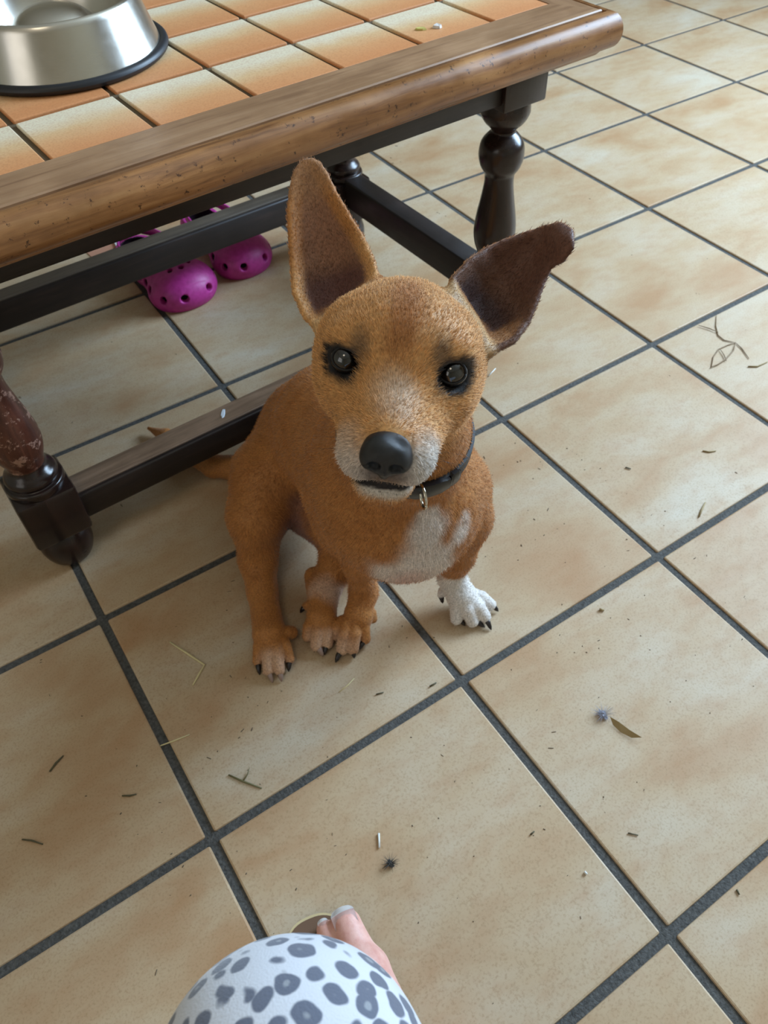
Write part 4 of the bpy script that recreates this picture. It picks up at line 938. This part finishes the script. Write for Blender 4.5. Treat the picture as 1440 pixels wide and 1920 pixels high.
# ------------------------------------------------------------------ the person's knee and foot
person = empty('person', (.05, -.30, 0)); tag(person, 'person in pale grey-spotted trousers, one knee and bare toes showing at the bottom', 'person')
pf = Field((-.06, -.46, .0), (.15, -.10, .30), .0022)
ank = (.030, -.335, .085)
pf.cone((.000, -.310, .29), (.020, -.328, .16), .040, .036, .01); pf.cone((.020, -.328, .16), ank, .036, .034, .02)
pf.cone(ank, (.036, -.375, .040), .034, .032, .02)
pf.cone((.036, -.375, .040), (.042, -.24, .038), .030, .030, .02); pf.cone(ank, (.048, -.23, .045), .034, .027, .03)
pf.cone((.042, -.26, .036), (.064, -.200, .031), .030, .026, .02); pf.cone((.030, -.26, .034), (.022, -.20, .028), .026, .020, .02)
b0, b1 = D['toeknee']['big'][0], D['toeknee']['big'][1]
toes = [((.067, -.190, .031), (.0728, -.156, .028), .0185, .0145), ((.050, -.186, .028), (.0545, -.147, .024), .011, .0085), ((.035, -.188, .027), (.0385, -.152, .023), .0105, .008), ((.021, -.195, .026), (.0235, -.163, .022), .010, .0075), ((.008, -.205, .025), (.0085, -.178, .021), .0095, .0072)]
for a, b, ra, rb in toes: pf.cone(a, b, ra, rb, .004)
pme, _, _ = pf.mesh('body')
def rel(o): o.matrix_parent_inverse = Matrix.Translation(-Vector(person.location)); return o
rel(link('body', pme, MT_SKIN, person))
for i, (a, b, ra, rb) in enumerate(toes):
    a, b = Vector(a), Vector(b); d_ = (b - a).normalized(); w_ = rb * (.80 if i == 0 else .62)
    up_ = (Vector((0, 0, 1)) - d_ * d_.z).normalized(); sd = d_.cross(up_)
    cen = b + up_ * (rb * .93) + d_ * (rb * .15)
    for nm, (l0, l1), mt in (('toenail', (-1.25, .50), MT_NAIL), ('nail_tip', (.48, .95), MT_NAILTIP)):
        bm = bmesh.new(); rows = []
        for k in range(6):
            v_ = l0 + (l1 - l0) * k / 5
            hwid = w_ * math.sqrt(max(1 - max(abs(v_) - .45, 0) ** 2 * 2.2, .05))
            row = []
            for j in range(7):
                u_ = -1 + 2 * j / 6
                row.append(bm.verts.new(cen + sd * (u_ * hwid) + d_ * (v_ * rb * .85) + up_ * (-u_ * u_ * rb * .30 - max(v_, 0) ** 2 * rb * .28 + .0004)))
            rows.append(row)
        for A_, B_ in zip(rows, rows[1:]):
            for j in range(6): bm.faces.new((A_[j], A_[j + 1], B_[j + 1], B_[j]))
        bmesh.ops.solidify(bm, geom=bm.faces[:], thickness=.0009)
        bmesh.ops.recalc_face_normals(bm, faces=bm.faces)
        rel(from_bm(nm, bm, mt, person, True))
# sandal sole
def outline(off):
    pts = [(.000, -.385), (-.006, -.30), (-.016, -.235), (-.014, -.185), (.004, -.150), (.026, -.1265), (.048, -.1255), (.066, -.1350), (.080, -.160), (.085, -.195), (.080, -.25), (.072, -.32), (.068, -.385), (.052, -.412), (.018, -.412)]
    cx, cy = .035, -.27; n_ = len(pts); out = []
    for i in range(n_):
        p0, p1, p2, p3 = (np.array(pts[(i + k) % n_]) for k in (-1, 0, 1, 2))
        for s in range(5):
            t = s / 5
            q_ = .5 * ((2 * p1) + (-p0 + p2) * t + (2 * p0 - 5 * p1 + 4 * p2 - p3) * t * t + (-p0 + 3 * p1 - 3 * p2 + p3) * t ** 3)
            v_ = q_ - np.array([cx, cy]); out.append(q_ + v_ / np.linalg.norm(v_) * off)
    return out
def slab(off, z0, z1, name, mat, parent):
    bm = bmesh.new(); o_ = outline(off)
    lo_ = [bm.verts.new((x_, y_, z0)) for x_, y_ in o_]; hi_ = [bm.verts.new((x_, y_, z1)) for x_, y_ in o_]
    bm.faces.new(lo_[::-1]); bm.faces.new(hi_); n_ = len(o_)
    for k in range(n_): bm.faces.new((lo_[k], lo_[(k + 1) % n_], hi_[(k + 1) % n_], hi_[k]))
    bmesh.ops.recalc_face_normals(bm, faces=bm.faces)
    return from_bm(name, bm, mat, parent)
sandal = rel(slab(.0, .0005, .011, 'sandal', MT_RUBBER, person)); sandal['label'] = 'flat sandal sole under the bare toes'
slab(-.0005, .011, .0135, 'sole_rim', MT_SOLERIM, sandal); slab(-.0030, .0133, .0145, 'insole', MT_INSOLE, sandal)
# trousers
tf = Field((-.14, -.95, .10), (.16, -.16, .62), .004)
kn = np.array([-.009, -.288, .418])
tf.cone(kn, (.004, -.322, .20), .050, .048, .02); tf.cone((.004, -.322, .20), (.018, -.332, .125), .048, .048, .01)
tf.cone(kn + np.array([0, -.01, .0]), (.000, -.45, .43), .053, .078, .04); tf.cone((.0, -.45, .43), (-.01, -.85, .44), .078, .10, .03)
tf.ell(kn + np.array([.0, .010, .006]), np.eye(3), (.046, .042, .044), .03)
for k in range(7):
    z = .20 + k * .03
    tf.cone((-.045, -.315 + .008 * (k % 2), z), (.045, -.310 + .01 * ((k + 1) % 2), z + .012 * (1 if k % 2 else -1)), .0085, .0085, .02)
tme, _, _ = tf.mesh('trouser_leg')
tl = rel(link('trouser_leg', tme, MT_LEOPARD, person)); tl['label'] = 'pale knit trouser leg with grey leopard spots'

# ------------------------------------------------------------------ things lying about
straw_mats = {}
for lab, pts_, r, colr in D['straws']:
    if colr not in straw_mats: straw_mats[colr] = solid('straw_%d' % len(straw_mats), colr, .7)
    nm, ct = ('straw', 'straw')
    if 'paper' in lab: nm, ct = 'paper_sliver', 'paper scrap'
    elif 'splinter' in lab or 'sliver' in lab or 'chip' in lab: nm, ct = 'wood_splinter', 'splinter'
    elif 'twig' in lab: nm, ct = 'twig', 'twig'
    elif 'grain' in lab: nm, ct = 'grain', 'grain'
    elif 'stem' in lab or 'fibre' in lab: nm, ct = 'plant_stem', 'stem'
    pts_ = [Vector((p_[0], p_[1], r * .9)) for p_ in pts_]
    n_ = len(pts_)
    o = from_bm(nm, tube_bm(bmesh.new(), pts_, r, 6, [.75] + [1.0] * (n_ - 2) + [.6]), straw_mats[colr], None, True)
    tag(o, lab, ct)
    if 'side sprig' in lab:
        b_ = pts_[1]; 
        from_bm('sprig', tube_bm(bmesh.new(), [b_, b_ + Vector((.008, .004, .001)), b_ + Vector((.013, .009, .002))], r * .7, 5, [1, .8, .3]), straw_mats[colr], o, True)
MT_DRYGRASS = solid('dry_grass', (.28, .19, .11))
tg = empty('grass_tangle', D['tangle'][0][-1][:2] + [0]); tag(tg, 'curly tangle of dry brown grass stems on the upper right tiles', 'grass')
for i, t in enumerate(D['tangle']):
    bm = tube_bm(bmesh.new(), [Vector((p_[0], p_[1], .0012 + .001 * (i % 2))) - Vector(tg.location) for p_ in t], .0010, 5, [.5] + [1] * (len(t) - 2) + [.5])
    from_bm('stem', bm, MT_DRYGRASS, tg, True)
# curled leaf
L_ = D['leaf']; bm = bmesh.new()
vs = [bm.verts.new((p_[0], p_[1], .0008 + (.004 if i < 4 else .0002))) for i, p_ in enumerate(L_)]
bm.faces.new(vs); bmesh.ops.triangulate(bm, faces=bm.faces[:]); bmesh.ops.solidify(bm, geom=bm.faces[:], thickness=.0006)
o = from_bm('dry_leaf', bm, solid('leaf_tan', (.30, .20, .075), .6)); tag(o, 'small curled tan leaf blade on the right tile beside grey fluff', 'leaf')
for i, (pos, lab, colr, r, zs) in enumerate([(D['fluff'][0], 'tuft of grey blue lint lying beside the tan leaf', (.34, .35, .42), .0105, .5), (D['fluff'][1], 'dark clump of seed fluff on the tile above the toes', (.07, .065, .06), .0075, .5)]):
    bm = bmesh.new(); rl = np.random.default_rng(20 + i)
    bmesh.ops.create_icosphere(bm, subdivisions=3, radius=1)
    for v in bm.verts:
        s_ = r * .42 * (1 + .5 * rl.normal() * .5); v.co = Vector((v.co.x * s_ * .8, v.co.y * s_ * 1.3, v.co.z * s_ * zs))
    for k in range(60):
        a = rl.normal(0, 1, 3); a[2] = abs(a[2]) * .4; a /= np.linalg.norm(a); l_ = r * rl.uniform(.7, 1.5)
        tube_bm(bm, [Vector((0, 0, 0)), Vector(a * l_ * .6) + Vector((0, 0, .001)), Vector(a * l_)], .00022, 3, [1, .8, .3])
    o = from_bm('lint_tuft', bm, solid('lint_%d' % i, colr, .95)); o.location = (pos[0], pos[1], .0024); tag(o, lab, 'lint')
def chip(name, pos, dims, rz, colr, lab, cat):
    bm = bmesh.new(); rl = random.Random(int(pos[0] * 9999))
    n_ = 7; top = []; bot = []
    for k in range(n_):
        a = 2 * math.pi * k / n_; s_ = rl.uniform(.75, 1.15)
        bot.append(bm.verts.new((dims[0] * math.cos(a) * s_, dims[1] * math.sin(a) * s_, 0))); top.append(bm.verts.new((dims[0] * math.cos(a) * s_ * .8, dims[1] * math.sin(a) * s_ * .8, dims[2] * rl.uniform(.7, 1.2))))
    bm.faces.new(bot[::-1]); bm.faces.new(top)
    for k in range(n_): bm.faces.new((bot[k], bot[(k + 1) % n_], top[(k + 1) % n_], top[k]))
    o = from_bm(name, bm, solid(name + '_matter', colr, .7)); o.location = pos; o.rotation_euler = (0, 0, rz); return tag(o, lab, cat)
tc_ = D['topchips']
chip('crumb', (tc_[0][0], tc_[0][1], ZT), (.0035, .0075, .002), .9, (.62, .55, .16), 'yellowish crumb lying on a table top tile', 'crumb')
chip('crumb', (tc_[1][0], tc_[1][1], ZT), (.006, .006, .003), .2, (.72, .66, .62), 'white crumb on the table top right of the yellowish crumb', 'crumb')
sc_ = D['stretcher_chip']
chip('paper_flake', (sc_[0], sc_[1], .1126), (.0035, .0095, .0008), -.5, (.66, .72, .78), 'pale paper flake resting on the front table rail', 'paper scrap')
for nm, key, colr, lab, z in (('paper_scrap', 'scrap', (.50, .24, .15), 'flat peach coloured scrap on the floor behind the back table rail', .0015), ('tissue_scrap', 'scrapw', (.70, .70, .72), 'small white folded scrap lying against the peach scrap', .006)):
    bm = bmesh.new(); pts_ = D[key]
    lo_ = [bm.verts.new((p_[0], p_[1], .0003)) for p_ in pts_]; hi_ = [bm.verts.new((p_[0], p_[1], z)) for p_ in pts_]
    bm.faces.new(lo_[::-1]); bm.faces.new(hi_); n_ = 4
    for k in range(n_): bm.faces.new((lo_[k], lo_[(k + 1) % n_], hi_[(k + 1) % n_], hi_[k]))
    bmesh.ops.recalc_face_normals(bm, faces=bm.faces)
    o = from_bm(nm, bm, solid(nm + '_matter', colr, .8)); tag(o, lab, 'paper scrap')
# fine dirt nobody could count
bm = bmesh.new(); rl = np.random.default_rng(3)
for k in range(420):
    px_, py_ = rl.uniform(-.35, 1.3), rl.uniform(-.3, 1.6)
    if k < 240: px_, py_ = rl.uniform(-.1, .75), rl.uniform(-.22, .35)
    s_ = rl.uniform(.0003, .0009); a = rl.uniform(0, 6.28); l_ = s_ * rl.uniform(1, 5 if k % 3 == 0 else 1.6)
    bx = np.array([math.cos(a) * l_, math.sin(a) * l_]); by = np.array([-math.sin(a), math.cos(a)]) * s_ * .6
    vs = [bm.verts.new((px_ + q_[0], py_ + q_[1], .0002)) for q_ in (-bx - by, bx - by, bx + by, -bx + by)]
    tp_ = bm.verts.new((px_, py_, .0002 + s_ * .9))
    for j in range(4): bm.faces.new((vs[j], vs[(j + 1) % 4], tp_))
    bm.faces.new(vs[::-1])
o = from_bm('crumbs', bm, solid('floor_dirt', (.10, .075, .05), .9)); tag(o, 'fine dark crumbs and dust specks scattered over the floor tiles', 'crumbs', kind='stuff')
